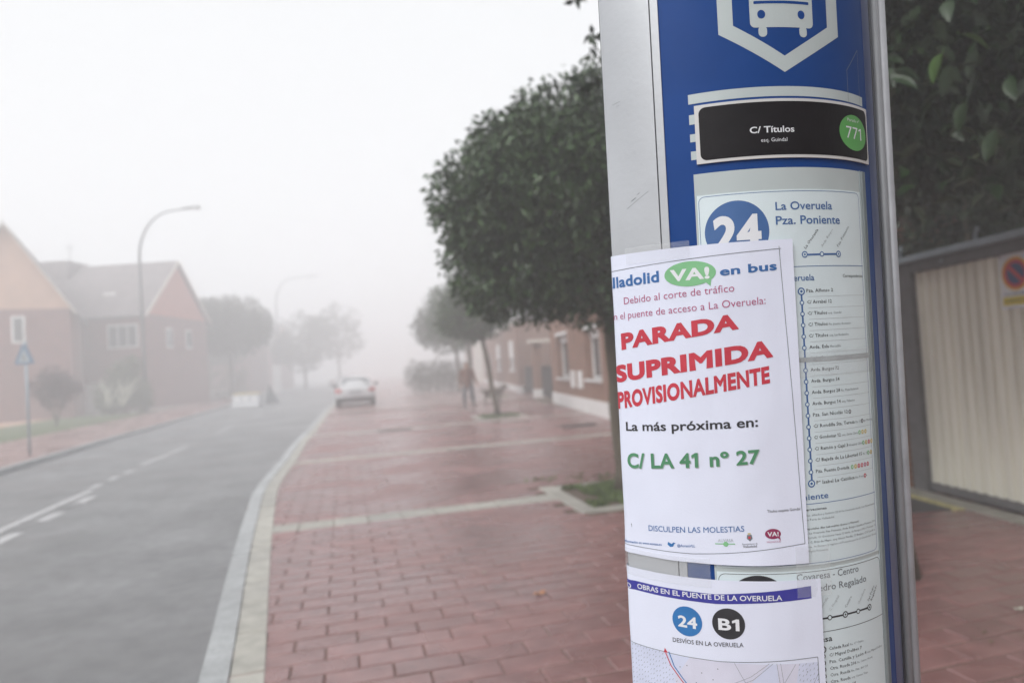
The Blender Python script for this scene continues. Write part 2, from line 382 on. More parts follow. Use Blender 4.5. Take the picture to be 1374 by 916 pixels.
for r in range(-12, int(FY / BWd)):
    isb = r in bands_r
    if (r - 1) in bands_r: continue
    off = 0 if isb else (r % 2) * BL / 2
    for k in range(-12, 40):
        s_ = k * BL + off; t_ = (r + (1.0 if isb else .5)) * BWd
        c = A * s_ + D * t_
        if c.x < inner_x(c.y) + .31 - BL * .5 + .04 or c.x > fac_x(c.y) + .1: continue
        if any(a0 - .12 < s_ < a1 + .12 and b0 - .04 < t_ < b1 + .04 for a0, a1, b0, b1 in PLANTS): continue
        (tiles if isb else bricks).append((c.x, c.y, random.uniform(-.002, .0015), random.gauss(0, .004)))
def in_view(x, y):
    v = Vector((x, y, 0)) - CAM; z = v.dot(FWD)
    if z < .5: return False
    px = 687 + 916 * v.dot(RIGHT) / z; py = 458 - 916 * v.dot(UP) / z
    hid = 850 + (py - 740) * .02 < px < 1205 + (py - 740) * .05
    return -30 < px < 1410 and py < 960 and not hid
bricks.sort(key=lambda b: (0 if in_view(b[0], b[1]) else 1, b[0] ** 2 + b[1] ** 2))
pave_root = bed
for i, (x, y, z, a_) in enumerate(bricks[:298]):
    o = link('brick', brick_me, pave_root); o.location = (x, y, z); o.rotation_euler = (random.gauss(0, .004), random.gauss(0, .004), rz + a_)
def joined(list_, me, name, m):
    vs = np.array([v.co[:] for v in me.vertices]); nv = len(vs); fs = [tuple(p.vertices) for p in me.polygons]
    V = []; Fc = []; tone = []
    for i, (x, y, z, a_) in enumerate(list_):
        c_, s_ = math.cos(rz + a_), math.sin(rz + a_)
        tl = random.gauss(0, .004)
        V.append(np.stack([vs[:, 0] * c_ - vs[:, 1] * s_ + x, vs[:, 0] * s_ + vs[:, 1] * c_ + y, vs[:, 2] + z + tl * vs[:, 0]], 1))
        Fc += [tuple(j + i * nv for j in f) for f in fs]; tone += [random.random()] * nv
    me2 = bpy.data.meshes.new(name); me2.from_pydata(np.concatenate(V).tolist(), [], Fc); me2.materials.append(m)
    at_ = me2.attributes.new('tone', 'FLOAT', 'POINT'); at_.data.foreach_set('value', tone)
    return prop(link(name, me2, pave_root), kind='stuff')
joined(bricks[298:], brick_me, 'brick_paving', M['paver'])
tiles.sort(key=lambda b: b[1])
for (x, y, z, a_) in tiles:
    o = link('tile', tile_me, pave_root); o.location = (x, y, z); o.rotation_euler = (0, 0, rz + a_ * .5)
# kerb stones and beige strip, laid stone by stone along the curve
def strip(P, d0, d1, length, z, h, name, m, parent, ymax, gap=.007, ymin=-3):
    D0 = resample([tuple(p) for p in P], .05); acc = 0; i0 = 0; k = 0
    for i in range(1, len(D0)):
        acc += (D0[i] - D0[i - 1]).length
        if acc >= length:
            a_, b_ = D0[i0], D0[i]; acc = 0; i0 = i
            if a_.y < ymin: continue
            if a_.y > ymax: break
            t = (b_ - a_).normalized(); n_ = Vector((t.y, -t.x)); a2 = a_ + t * gap / 2; b2 = b_ - t * gap / 2
            q = [a2 + n_ * d0, a2 + n_ * d1, b2 + n_ * d1, b2 + n_ * d0]
            c = sum(q, Vector((0, 0))) / 4; mb = MB(); zz = z + random.uniform(-.0015, .0015)
            cb = .012 if h > .1 else .005
            loc = [(p - c) for p in q]; ins = [p * (1 - cb / max(.05, p.length)) for p in loc]
            mb.add([(*p, -h) for p in loc] + [(*p, -cb) for p in loc] + [(*p, 0) for p in ins],
                   [(0, 1, 5, 4), (1, 2, 6, 5), (2, 3, 7, 6), (3, 0, 4, 7), (4, 5, 9, 8), (5, 6, 10, 9), (6, 7, 11, 10), (7, 4, 8, 11), (8, 9, 10, 11)])
            o = mb.build(name, m, parent); o.location = (*c, zz)
kerb_r = empty('kerb', (0, 0, 0)); prop(kerb_r, kind='structure')
strip(RE, 0, .148, 1.0, .012, .25, 'kerb_stone', M['kerb'], kerb_r, 75, gap=.012)
strip(RE, .152, .325, .45, .006, .08, 'border_tile', M['beige'], kerb_r, 38, gap=.014)
kerb_l = empty('kerb', (0, 0, 0)); prop(kerb_l, kind='structure')
strip(LE, -.15, 0, 1.0, 0, .2, 'kerb_stone', M['kerb'], kerb_l, 90, ymin=8)
# far pavement, lawn and path on the left
Lp = [p for p in LS if p.y > 2]
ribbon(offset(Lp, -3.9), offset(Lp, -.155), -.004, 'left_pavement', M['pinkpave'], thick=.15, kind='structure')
Lg = [p for p in Lp if p.y < 46]
ribbon(offset(Lg, -9.5), offset(Lg, -3.905), -.012, 'lawn', M['lawn'], thick=.15, kind='structure')
ribbon(offset(Lg, -14.5), offset(Lg, -9.505), -.010, 'path', M['stucco'], thick=.15, kind='structure')
Lg2 = [p for p in Lp if 46 <= p.y < 130]
ribbon(offset(Lg2, -9), offset(Lg2, -3.905), -.012, 'path', M['concrete'], thick=.15, kind='structure')
# planters round the trees
def leafpts(n, rnd):
    return rnd.random(n)
def tufts(name, cx, cy, hx, hy, n, hmin, hmax, m, parent, seed=1, rot=rz, patch=0):
    rr = np.random.default_rng(seed); mb = MB(); c_, s_ = math.cos(rot), math.sin(rot)
    for i in range(n):
        u, v = rr.uniform(-hx, hx), rr.uniform(-hy, hy)
        if patch and noise.noise(Vector((u * 3 + seed, v * 3, 0))) < patch - .35: continue
        x, y = cx + u * c_ - v * s_, cy + u * s_ + v * c_; h = rr.uniform(hmin, hmax); a = rr.uniform(0, 6.28); w_ = rr.uniform(.004, .012)
        l = rr.uniform(.2, 1.1) * h; dx, dy = math.cos(a), math.sin(a); px, py = -dy * w_, dx * w_
        mb.add([(x - px, y - py, 0), (x + px, y + py, 0), (x + dx * l * .5 + px * .8, y + dy * l * .5 + py * .8, h * .7), (x + dx * l * .5 - px * .8, y + dy * l * .5 - py * .8, h * .7), (x + dx * l, y + dy * l, h * .95)],
               [(0, 1, 2, 3), (3, 2, 4)])
    return mb.build(name, m, parent, kind='stuff')
PC = []
for i, (a0, a1, b0, b1) in enumerate(PLANTS):
    c = A * (a0 + a1) / 2 + D * (b0 + b1) / 2; PC.append(c); hx, hy = (a1 - a0) / 2, (b1 - b0) / 2
    pl = empty('tree_pit', (c.x, c.y, 0), rz,
        ['square tree pit with beige edging and grass nearest the bus stop', 'square grassy tree pit under the thin leaning trunk', 'distant tree pit beside the walking person'][i], 'tree pit', 'tree pits in the pavement')
    MB().box(-hx + .19, hx - .19, -hy + .19, hy - .19, -.1, -.012).build('soil_bed', M['soil'], pl)
    for sx in (-1, 1):
        n_ = 4
        for k in range(n_):
            L = 2 * hy / n_; b = MB().box(-.095, .095, -L / 2 + .003, L / 2 - .003, -.09, .008).build('edging_tile', M['beige'], pl); bev(b, .004, 1); b.location = (sx * (hx - .095), -hy + L * (k + .5), random.uniform(0, .003))
        for k in range(3):
            L = (2 * hx - .38) / 3; b = MB().box(-L / 2 + .003, L / 2 - .003, -.095, .095, -.09, .006).build('edging_tile', M['beige'], pl); bev(b, .004, 1); b.location = (-hx + .19 + L * (k + .5), sx * (hy - .095), random.uniform(-.002, .003))
    tufts('grass', 0, 0, hx - .2, hy - .2, [7000, 3000, 900][i], .02, .075, M['grass'], pl, seed=3 + i, rot=0, patch=.12)
# weeds in the joints, drains, fallen leaves
prop(tufts('weeds', .62, 9.0, .9, .28, 260, .01, .05, M['grass'], None, seed=21, patch=.3), 'small green weeds growing in paver joints behind the tree pit', 'weeds')
prop(tufts('weeds', 2.0, 3.05, .7, .5, 130, .003, .014, M['grass'], None, seed=22, patch=.38), 'tiny moss and weeds in joints by the foot of the bus stop', 'weeds')
def grate(x, y, l, w_, label):
    r_ = empty('drain_cover', (x, y, .001), rz, label, 'drain cover')
    MB().box(-l / 2, l / 2, -w_ / 2, w_ / 2, -.05, .003).build('plate', M['iron'], r_)
    for k in range(9): MB().box(-l / 2 + .04, l / 2 - .04, -w_ / 2 + .03 + k * (w_ - .06) / 9, -w_ / 2 + .03 + (k + .5) * (w_ - .06) / 9, .003, .009).build('bar', M['iron'], r_)
grate(-3.25, 18.15, .9, .45, 'dark drain cover in the pavement towards the parked white car')
grate(1.42, 16.2, .9, .5, 'dark drain cover in the pavement in front of the brick house')
def fallen(x, y, s_, rzz, m, label):
    mb = MB(); n_ = 8; pts = [(0, 0, .006)]
    for k in range(n_): a = 2 * math.pi * k / n_; pts.append((s_ * math.cos(a), s_ * .45 * math.sin(a), .004 + .012 * (k % 2)))
    mb.add(pts, [(0, 1 + k, 1 + (k + 1) % n_) for k in range(n_)]); o = mb.build('fallen_leaf', m, None, label=label, cat='leaf', group='fallen leaves on the paving')
    o.location = (x, y, .004); o.rotation_euler = (0, 0, rzz)
fallen(.08, 4.62, .05, .5, M['fallen'], 'orange fallen leaf on the red paving nearest the bus stop')
fallen(-.32, 5.15, .022, 1.3, M['pampas'], 'small pale leaf lying on purple tinted pavers')
fallen(2.72, 3.85, .03, .2, M['pampas'], 'pale leaf on the paving before the garage gate')
fallen(2.95, 3.95, .022, 1.0, M['pampas'], 'smaller pale leaf beside another before the garage gate')
fallen(1.05, 3.9, .05, 1.9, M['fallen'], 'brownish leaf fallen close to the posters on the bus stop')

# ------------------------------------------------------------------ the bus stop column
RT = .26                                     # radius of its rounded front
LEAN = R(3.05)
AX = (math.cos(LEAN) * UP - math.sin(LEAN) * RIGHT).normalized()
SD = (math.cos(LEAN) * RIGHT + math.sin(LEAN) * UP).normalized()
_p = CAM + FWD * 1.20 + RIGHT * .36
TO = _p - AX * (_p.z / AX.z)
TM = Matrix(((SD.x, FWD.x, AX.x, TO.x), (SD.y, FWD.y, AX.y, TO.y), (SD.z, FWD.z, AX.z, TO.z), (0, 0, 0, 1)))
SL, RC = -.222, .011                         # where the front turns into the side, and the corner radius
def prof(s, d=0.):
    """point of the column's outline at arc length s (metres, 0 = middle of the front), d in front of it"""
    if s >= SL:
        t = s / RT; return ((RT + d) * math.sin(t), -(RT + d) * math.cos(t))
    t0 = SL / RT; k = (SL - s) / RC; kmax = R(75)
    cx, cy_ = (RT - RC) * math.sin(t0), -(RT - RC) * math.cos(t0)
    kk = min(k, kmax); t = t0 - kk; x, y = cx + (RC + d) * math.sin(t), cy_ - (RC + d) * math.cos(t)
    if k > kmax: e = (k - kmax) * RC; x -= e * math.cos(t); y -= e * math.sin(t)
    return (x, y)
stop = empty('bus_stop_column', label='tall blue and aluminium bus stop column with route maps behind clear cover', cat='bus stop', mw=TM)
stop.matrix_world = TM
TOP = 2.75
def shell(name, s0, s1, v0, v1, d0, d1, m, parent, step=.004, vstep=None, disp=None, local=(0, 0, 0)):
    """a curved slab following the column between arc lengths s0..s1"""
    ss = [s0]
    while ss[-1] < s1 - 1e-6: ss.append(min(s1, ss[-1] + (step if ss[-1] > SL - 1e-6 else .0012)))
    nv = 1 if not vstep else max(1, int(round((v1 - v0) / vstep)))
    vv = [v0 + (v1 - v0) * i / nv for i in range(nv + 1)]
    V = []; F = []; ns, nvv = len(ss), len(vv)
    for L, d in ((0, d1), (1, d0)):
        for s in ss:
            for v in vv:
                e = disp(s, v) if disp else 0; x, y = prof(s, d + e); V.append((x - local[0], y - local[1], v - local[2]))
    B = ns * nvv; ix = lambda i, j: i * nvv + j
    for i in range(ns - 1):
        for j in range(nvv - 1):
            a, b, c, e = ix(i, j), ix(i + 1, j), ix(i + 1, j + 1), ix(i, j + 1)
            F.append((a, b, c, e)); F.append((B + a, B + e, B + c, B + b))
    for i in range(ns - 1):
        F.append((ix(i, 0), B + ix(i, 0), B + ix(i + 1, 0), ix(i + 1, 0))); j = nvv - 1
        F.append((ix(i, j), ix(i + 1, j), B + ix(i + 1, j), B + ix(i, j)))
    for j in range(nvv - 1):
        F.append((ix(0, j), ix(0, j + 1), B + ix(0, j + 1), B + ix(0, j))); i = ns - 1
        F.append((ix(i, j), B + ix(i, j), B + ix(i, j + 1), ix(i, j + 1)))
    me = bpy.data.meshes.new(name); me.from_pydata(V, [], F); me.materials.append(m)
    me.polygons.foreach_set('use_smooth', [True] * len(F)); me.update(); me.set_sharp_from_angle(angle=R(35))
    return link(name, me, parent)
# core: closed outline, a little behind the visible skins
outl = [prof(SL - RC * R(75) - .10, -.004), prof(SL - RC * R(75), -.004)] + [prof(SL - RC * R(q), -.004) for q in (60, 45, 30, 15)]
outl += [prof(SL + (.268 - SL) * i / 60, -.004) for i in range(61)]
x1, y1 = outl[-1]; x0, y0 = outl[0]
outl += [(x1 + .004, y1 + .10)] + [(x1 + .004 + (x0 - x1 - .004) * i / 8, y1 + .10 + (y0 - y1 - .10) * i / 8 + .05 * math.sin(math.pi * i / 8)) for i in range(1, 8)]
MB().prism(outl, .05, TOP - .02).build('housing', M['blueframe'], stop)
MB().prism([(x * 1.03, y * 1.03) for x, y in outl], TOP - .02, TOP + .02).build('top_cap', M['grey'], stop)
MB().prism([(x * 1.12, y * 1.12) for x, y in outl], -.02, .05).build('base_plate', M['grey'], stop)
shell('side_profile', SL - .10, -.1455, .06, TOP - .03, -.003, .002, M['alu'], stop)
shell('edge_bead', SL - .0175, SL - .0125, .06, TOP - .03, .002, .0032, M['seam'], stop)
shell('trim_strip', -.1435, -.1325, .06, TOP - .03, -.003, .0022, M['alu'], stop)
shell('joint_line', -.1455, -.1435, .06, TOP - .03, -.003, .0002, M['seam'], stop)
shell('blue_panel', -.1325, .262, .06, TOP - .03, -.003, 0, M['blue'], stop)
shell('blue_edge_strip', .2075, .2625, .06, TOP - .031, 0, .0006, M['blueframe'], stop)
def at_col(theta, rad): return (rad * math.sin(R(theta)), -rad * math.cos(R(theta)))
for nm, th, rad, rr, m in (('cover_rail', 63.5, .268, .0062, 'alu_rail'), ('cover_rail', 66.3, .2775, .0075, 'alu_rim'), ('rail_gasket', 61.2, .2612, .0018, 'seam')):
    x, y = at_col(th, rad); MB().tube([(x, y, .06), (x, y, TOP - .03)], rr, 14).build(nm, M[m], stop, smooth=True)

# ---- printing
def star(): pass
class Print:
    def __init__(s, disp=None): s.v = []; s.f = []; s.m = []; s.mats = []; s.disp = disp; s.lay = 0
    def _m(s, m):
        m = M[m]
        if m not in s.mats: s.mats.append(m)
        return s.mats.index(m)
    def raw(s, pts, fs, m, lay=0):
        b = len(s.v); s.v += [(p[0], p[1], lay) for p in pts]; k = s._m(m)
        for f in fs: s.f.append(tuple(i + b for i in f)); s.m.append(k)
    def poly(s, pts, m, lay=0): s.raw(pts, [tuple(range(len(pts)))], m, lay)
    def rect(s, a, b, c, d, m, lay=0): s.poly([(a, b), (c, b), (c, d), (a, d)], m, lay)
    def line(s, pts, wd, m, lay=1):
        for i in range(len(pts) - 1):
            (x0, y0), (x1, y1) = pts[i], pts[i + 1]; l = math.hypot(x1 - x0, y1 - y0) or 1; nx, ny = -(y1 - y0) / l * wd / 2, (x1 - x0) / l * wd / 2
            s.poly([(x0 + nx, y0 + ny), (x0 - nx, y0 - ny), (x1 - nx, y1 - ny), (x1 + nx, y1 + ny)], m, lay)
    def ell(s, cx, cy, rx, ry, m, lay=0, n=40): s.poly([(cx + rx * math.cos(2 * math.pi * i / n), cy + ry * math.sin(2 * math.pi * i / n)) for i in range(n)], m, lay)
    def ring(s, cx, cy, r0, r1, m, lay=1, n=24):
        P = [(cx + r * math.cos(2 * math.pi * i / n), cy + r * math.sin(2 * math.pi * i / n)) for r in (r0, r1) for i in range(n)]
        s.raw(P, [(i, (i + 1) % n, n + (i + 1) % n, n + i) for i in range(n)], m, lay)
    def rrect(s, x0, y0, x1, y1, r, m, lay=0, n=6):
        P = []
        for cx, cy, a in ((x1 - r, y0 + r, -90), (x1 - r, y1 - r, 0), (x0 + r, y1 - r, 90), (x0 + r, y0 + r, 180)):
            P += [(cx + r * math.cos(R(a + 90 * k / n)), cy + r * math.sin(R(a + 90 * k / n))) for k in range(n + 1)]
        s.poly(P, m, lay); return P
    def text(s, body, x0, x1, y0, h, m, y0r=None, hr=None, bold=0., lay=2, serif=False, slant=0., res=2, full=False):
        """body fitted between x0 and x1 with its baseline at y0 (y0r at the right end); h = capital height (hr at the right end)"""
        vs, fs, cap = glyphs(body, bold, res)
        if not len(vs): return
        a, b = vs[:, 0].min(), vs[:, 0].max(); u = (vs[:, 0] - a) / max(1e-6, b - a); y0r = y0 if y0r is None else y0r; hr = h if hr is None else hr
        k = (h + (hr - h) * u) / cap; Y = y0 + (y0r - y0) * u + vs[:, 1] * k; X = x0 + (x1 - x0) * u + slant * vs[:, 1] * k
        s.raw(list(zip(X.tolist(), Y.tolist())), fs, m, lay)
    def build(s, name, parent, base=.0003, layer=.00012, step=.008, vstep=None, local=(0, 0, 0)):
        bm = bmesh.new(); vs = [bm.verts.new((x / 1000, y / 1000, l)) for x, y, l in s.v]
        for f, k in zip(s.f, s.m):
            try: q = bm.faces.new([vs[i] for i in f]); q.material_index = k
            except ValueError: pass
        smin, smax = min(v.co.x for v in bm.verts), max(v.co.x for v in bm.verts)
        cuts = []; c = smin
        while c < smax: cuts.append(c); c += step if c > SL else .0015
        def cut(x, nrm):
            bmesh.ops.bisect_plane(bm, geom=bm.verts[:] + bm.edges[:] + bm.faces[:], dist=1e-7, plane_co=(x, 0, 0) if nrm == 0 else (0, x, 0), plane_no=(1, 0, 0) if nrm == 0 else (0, 1, 0))
        for x in cuts[1:]: cut(x, 0)
        if vstep:
            v0, v1 = min(v.co.y for v in bm.verts), max(v.co.y for v in bm.verts); c = v0 + vstep
            while c < v1: cut(c, 1); c += vstep
        bmesh.ops.triangulate(bm, faces=[f for f in bm.faces if len(f.verts) > 4])
        for v in bm.verts:
            x, y, l = v.co; d = base + l * layer + (s.disp(x, y) if s.disp else 0); px, py = prof(x, d); v.co = (px - local[0], py - local[1], y - local[2])
        for f in bm.faces:
            f.normal_update(); c = f.calc_center_median()
            if f.normal.x * (c.x + local[0]) + f.normal.y * (c.y + local[1]) < 0: f.normal_flip()
        me = bpy.data.meshes.new(name); bm.to_mesh(me); bm.free()
        for q in s.mats: me.materials.append(q)
        return link(name, me, parent)
_gc = {}
def glyphs(body, bold, res):
    key = (body, bold, res)
    if key not in _gc:
        cap = _raw_glyphs('H', bold, 1)[0]; cap = cap[:, 1].max()
        vs, fs = _raw_glyphs(body, bold, res); _gc[key] = (vs, fs, cap)
    return _gc[key]
def _raw_glyphs(body, bold, res):
    """outlines of the letters, thickened by bold, then triangulated"""
    c = bpy.data.curves.new('t', 'FONT'); c.body = body; c.size = 1; c.resolution_u = res; c.fill_mode = 'NONE'
    if bold > .02: c.space_character = 1.0 + bold * 1.5
    o = bpy.data.objects.new('t', c); COL.objects.link(o); dg = bpy.context.evaluated_depsgraph_get()
    me = bpy.data.meshes.new_from_object(o.evaluated_get(dg)); co = [Vector(v.co[:2]) for v in me.vertices]; nb = {}
    for e in me.edges: a, b = e.vertices; nb.setdefault(a, []).append(b); nb.setdefault(b, []).append(a)
    bpy.data.objects.remove(o); bpy.data.curves.remove(c); bpy.data.meshes.remove(me)
    loops = []; seen = set()
    for st in nb:
        if st in seen: continue
        L = [st]; seen.add(st); cur = st
        while True:
            nx = [q for q in nb[cur] if q not in seen]
            if not nx: break
            cur = nx[0]; seen.add(cur); L.append(cur)
        P = [co[k] for k in L]; Q = []
        for p in P:
            if not Q or (p - Q[-1]).length > .006: Q.append(p)
        if len(Q) > 2 and (Q[0] - Q[-1]).length < .006: Q.pop()
        if len(Q) > 2: loops.append(Q)
    if not loops: return np.zeros((0, 2)), []
    if '1' in body and not any(ch in body for ch in 'IlÍi|'):
        for k, L in enumerate(loops):
            if len(L) == 4:
                x0, x1, y0, y1 = min(p.x for p in L), max(p.x for p in L), min(p.y for p in L), max(p.y for p in L)
                if y1 - y0 > .5 and x1 - x0 < .2:
                    loops[k] = [Vector(q) for q in ((x0, y0), (x1, y0), (x1, y1), (x0 + .02, y1), (x0 - .14, y1 - .10), (x0 - .14, y1 - .20), (x0, y1 - .13))]
    area = lambda L: sum(L[i - 1].x * L[i].y - L[i].x * L[i - 1].y for i in range(len(L))) / 2
    def inside(p, L):
        k = False
        for i in range(len(L)):
            a, b = L[i - 1], L[i]
            if (a.y > p.y) != (b.y > p.y) and p.x < (b.x - a.x) * (p.y - a.y) / (b.y - a.y) + a.x: k = not k
        return k
    out_ = []
    for k, L in enumerate(loops):
        hole = sum(inside(L[0], K) for q, K in enumerate(loops) if q != k) % 2 == 1
        if (area(L) > 0) == hole: L = L[::-1]
        N = []
        for i in range(len(L)):
            p, a, b = L[i], L[i - 1], L[(i + 1) % len(L)]; d0, d1 = (p - a).normalized(), (b - p).normalized()
            n0, n1 = Vector((d0.y, -d0.x)), Vector((d1.y, -d1.x)); m = n0 + n1
            if m.length < .3: m = n0
            m = m.normalized(); N.append(p + m * bold * min(1.5, 1 / max(.3, m.dot(n0))))
        out_.append((N, hole))
    V = []; F = []
    solids = [L for L, h in out_ if not h]; holes = [L for L, h in out_ if h]
    for S in solids:
        H = [h for h in holes if inside(h[0], S)]; vs = []; ed = []
        for L in [S] + H: b = len(vs); vs += L; ed += [(b + i, b + (i + 1) % len(L)) for i in range(len(L))]
        v2, _, f2, *_r = delaunay_2d_cdt(vs, ed, [], 0, 1e-6)
        b = len(V); V += [(v.x, v.y) for v in v2]
        for f in f2:
            m = sum((v2[i] for i in f), Vector((0, 0))) / len(f)
            if inside(m, S) and not any(inside(m, h) for h in H): F.append(tuple(i + b for i in f))
    return np.array(V), F

# the emblem: outlined arrow badge with the front of a bus
pr_ = Print()
oc = [(-52, 2130), (-52, 1994), (36.5, 1937), (133, 1994), (133, 2130), (111, 2130), (111, 2004), (37.5, 1959.5), (-32, 2004), (-32, 2130)]
pr_.raw(oc, [(0, 1, 8, 9), (1, 2, 7, 8), (2, 3, 6, 7), (3, 4, 5, 6)], 'pale', 0)
pr_.raw([(-52, 2130), (-32, 2130), (-32, 2110), (111, 2110), (111, 2130), (133, 2130), (133, 2150), (-52, 2150)], [(0, 1, 6, 7), (1, 4, 5, 6)], 'pale', 0)
P = pr_.rrect(-9, 1999, 85, 2095, 7, 'pale', 0)
pr_.rrect(0, 2042, 76, 2085, 4, 'blue', 1); pr_.rrect(-9, 2030, 85, 2038, 1, 'pale', 1)
pr_.rrect(-3, 2031.5, 79, 2035.5, 1, 'blue', 2)
for x in (7, 66): pr_.ell(x, 2017, 5.6, 6, 'blue', 1, 24)
for x in (8, 68): pr_.rrect(x - 6, 1986, x + 6, 2001, 5.5, 'pale', 0)
pr_.rect(-97, 1904, 192, 1917.5, 'pale', 0)
for v0, v1 in ((1875.5, 1889), (1851, 1862), (1826, 1838)): pr_.rect(-97, v0, -86, v1, 'pale', 0)
pr_.line([(150, 1903), (150, 1950), (183, 1985)], .8, 'edge', 1); pr_.line([(183, 1904), (183, 1984)], .5, 'edge', 1)
pr_.build('emblem', stop)
# stop name plate
plate = shell('name_plate', -.0895, .198, 1.8185, 1.900, .0008, .0030, M['platewhite'], stop, vstep=.02)
pr_ = Print()
pr_.rrect(-84, 1822.5, 194, 1896, 9, 'black', 0, 8)
pr_.text('C/ Títulos', -18, 44, 1853.5, 8.6, 'ink_w', bold=.018, lay=2, res=3)
pr_.text('esq. Guindal', -3.5, 33, 1840.8, 5.2, 'ink_w', lay=2)
pr_.ell(155.5, 1859, 34, 25.5, 'green', 1)
pr_.text('771', 136, 174, 1850, 17, 'ink_w', lay=3, bold=-.006, res=3)
pr_.text('Parada nº', 140, 170, 1874.5, 4.3, 'ink_w', lay=3)
pr_.build('plate_print', plate, base=.0032)
# pale pane and route sheets behind the clear cover
pane = shell('pale_pane', -.0950, .1815, .62, 1.8055, .0002, .0006, M['pale'], stop)
top_sheet = shell('route_sheet', -.0920, .1660, 1.2560, 1.7750, .0007, .0012, M['sheet'], stop)
pr_ = Print()
def outline(pr, x0, y0, x1, y1, r, wd, m='ink_g'):
    P = []
    for cx, cy, a in ((x1 - r, y0 + r, -90), (x1 - r, y1 - r, 0), (x0 + r, y1 - r, 90), (x0 + r, y0 + r, 180)):
        P += [(cx + r * math.cos(R(a + 15 * k)), cy + r * math.sin(R(a + 15 * k))) for k in range(7)]
    pr.line(P + [P[0]], wd, m)
outline(pr_, -90, 1259, 161, 1772.5, 8, .7, 'ink_rb')
pr_.ell(-41, 1720.5, 43, 43, 'ink_rb', 0, 64)
pr_.text('24', -73, -9, 1697, 46, 'ink_w', bold=.045, lay=2, res=6)
pr_.text('La Overuela', 12, 101, 1747, 11, 'ink_rb', bold=.014, res=3)
pr_.text('Pza. Poniente', 11.5, 114.5, 1727, 11.5, 'ink_rb', bold=.014, res=3)
pr_.line([(51, 1684), (109, 1684.5)], 2.6, 'ink_rb')
for x in (51, 108.5): pr_.ell(x, 1684.5, 4.6, 4.6, 'ink_rb', 2, 20); pr_.ell(x, 1684.5, 3, 3, 'sheet', 3, 20); pr_.ell(x, 1684.5, 1.5, 1.5, 'ink_rb', 4, 12)
pr_.ell(78.5, 1684.5, 3.7, 3.7, 'ink_rb', 2, 16); pr_.ell(78.5, 1684.5, 2.3, 2.3, 'sheet', 3, 16)
def slantext(pr, body, x, y, L, h, m, ang=50, bold=.0):
    vs, fs, cap = glyphs(body, bold, 1); a, b = vs[:, 0].min(), vs[:, 0].max(); k = L / (b - a); kh = h / cap
    c_, s_ = math.cos(R(ang)), math.sin(R(ang))
    pr.raw([(x + (px - a) * k * c_ - py * kh * s_, y + (px - a) * k * s_ + py * kh * c_) for px, py in vs.tolist()], fs, m, 2)
slantext(pr_, 'La Overuela', 53, 1692, 34, 4.0, 'ink_k'); slantext(pr_, 'Avda. Burgos', 80, 1694, 32, 3.4, 'ink_lg'); slantext(pr_, 'Pza. Poniente', 109, 1694, 38, 4.0, 'ink_g')
pr_.line([(-88, 1668.3), (163, 1668)], .9, 'ink_rb')
pr_.text('La Overuela', 1, 64, 1648.5, 8.5, 'ink_rb', bold=.012)
pr_.text('Correspondencias', 115, 160, 1651.5, 4.4, 'ink_k')
stops = ['Pza. Alfonso 2', 'C/ Arrabal 12', 'C/ Títulos|esq. Guindal', 'C/ Títulos|fte. puente de acceso', 'C/ Títulos|esq. Las Rodanales', 'Avda. Esla|Mercadillo', 'Avda. Burgos 104|esq. Burgos', 'Avda. Burgos 72', 'Avda. Burgos 54',
         'Avda. Burgos 28|fte. Plaza Redondo', 'Avda. Burgos 14|esq. Palacios', 'Pza. San Nicolás 12', 'C/ Rondilla Sta. Teresa|fte. C/ Jorge Manrique', 'C/ Gondomar 12|esq. Santa Clara', 'C/ Ramón y Cajal 3|Hospital Clínico', 'C/ Bajada de La Libertad 15|fte. Correos', 'Pza. Fuente Dorada', 'Pº Isabel La Católica|fte. Poniente']
y0s = 1633.7; dy = (1633.7 - 1368.5) / 17
pr_.line([(42.8, y0s), (43.6, 1368.5)], 2.6, 'ink_rb', 1)
for i, st in enumerate(stops):
    y = y0s - dy * i
    if i in (0, 17): pr_.ell(42.8, y, 5.4, 5.4, 'ink_rb', 2, 24); pr_.ell(42.8, y, 3.6, 3.6, 'sheet', 3, 20); pr_.ell(42.8, y, 1.9, 1.9, 'ink_rb', 4, 14)
    else: pr_.ell(42.8, y, 3.4, 3.4, 'ink_rb', 2, 18); pr_.ell(42.8, y, 2.1, 2.1, 'sheet', 3, 16)
    if i: pr_.line([(52, y + dy / 2), (162, y + dy / 2)], .35, 'ink_lg', 1)
    a, *b = st.split('|'); xe = 50.5 + len(a) * 3.15
    pr_.text(a, 50.5, xe, y - 1.6, 4.6, 'ink_k', bold=.006, lay=2, res=1)
    if b: pr_.text(b[0], xe + 2, xe + 2 + len(b[0]) * 2.0, y - 1.4, 3.1, 'ink_g', lay=2, res=1); xe += 2 + len(b[0]) * 2.0
    dots = {11: ['ink_g'], 12: ['ink_g'], 13: ['ink_va', 'ink_y', 'ink_y'], 14: ['ink_va', 'ink_y', 'ink_r', 'ink_y'], 15: ['ink_va', 'ink_y'], 16: ['ink_va', 'ink_y', 'ink_r', 'ink_r', 'ink_m', 'ink_r'], 17: ['ink_r']}.get(i, [])
    if i == 16: xe += 2
    for q, mm in enumerate(dots): x = min(xe + 4, 140 if i != 15 else 151) + q * 7; pr_.ell(x, y, 2.7, 3.1, mm, 2, 14); pr_.ell(x, y, 1.1, 1.5, 'ink_w', 3, 8)
pr_.text('Poniente', 12, 68, 1346.5, 8.0, 'ink_rb', bold=.012)
pr_.line([(-88, 1340), (163, 1341)], .8, 'ink_rb')
pr_.text('Observaciones', 20, 64, 1331.5, 3.2, 'ink_k', bold=.01)
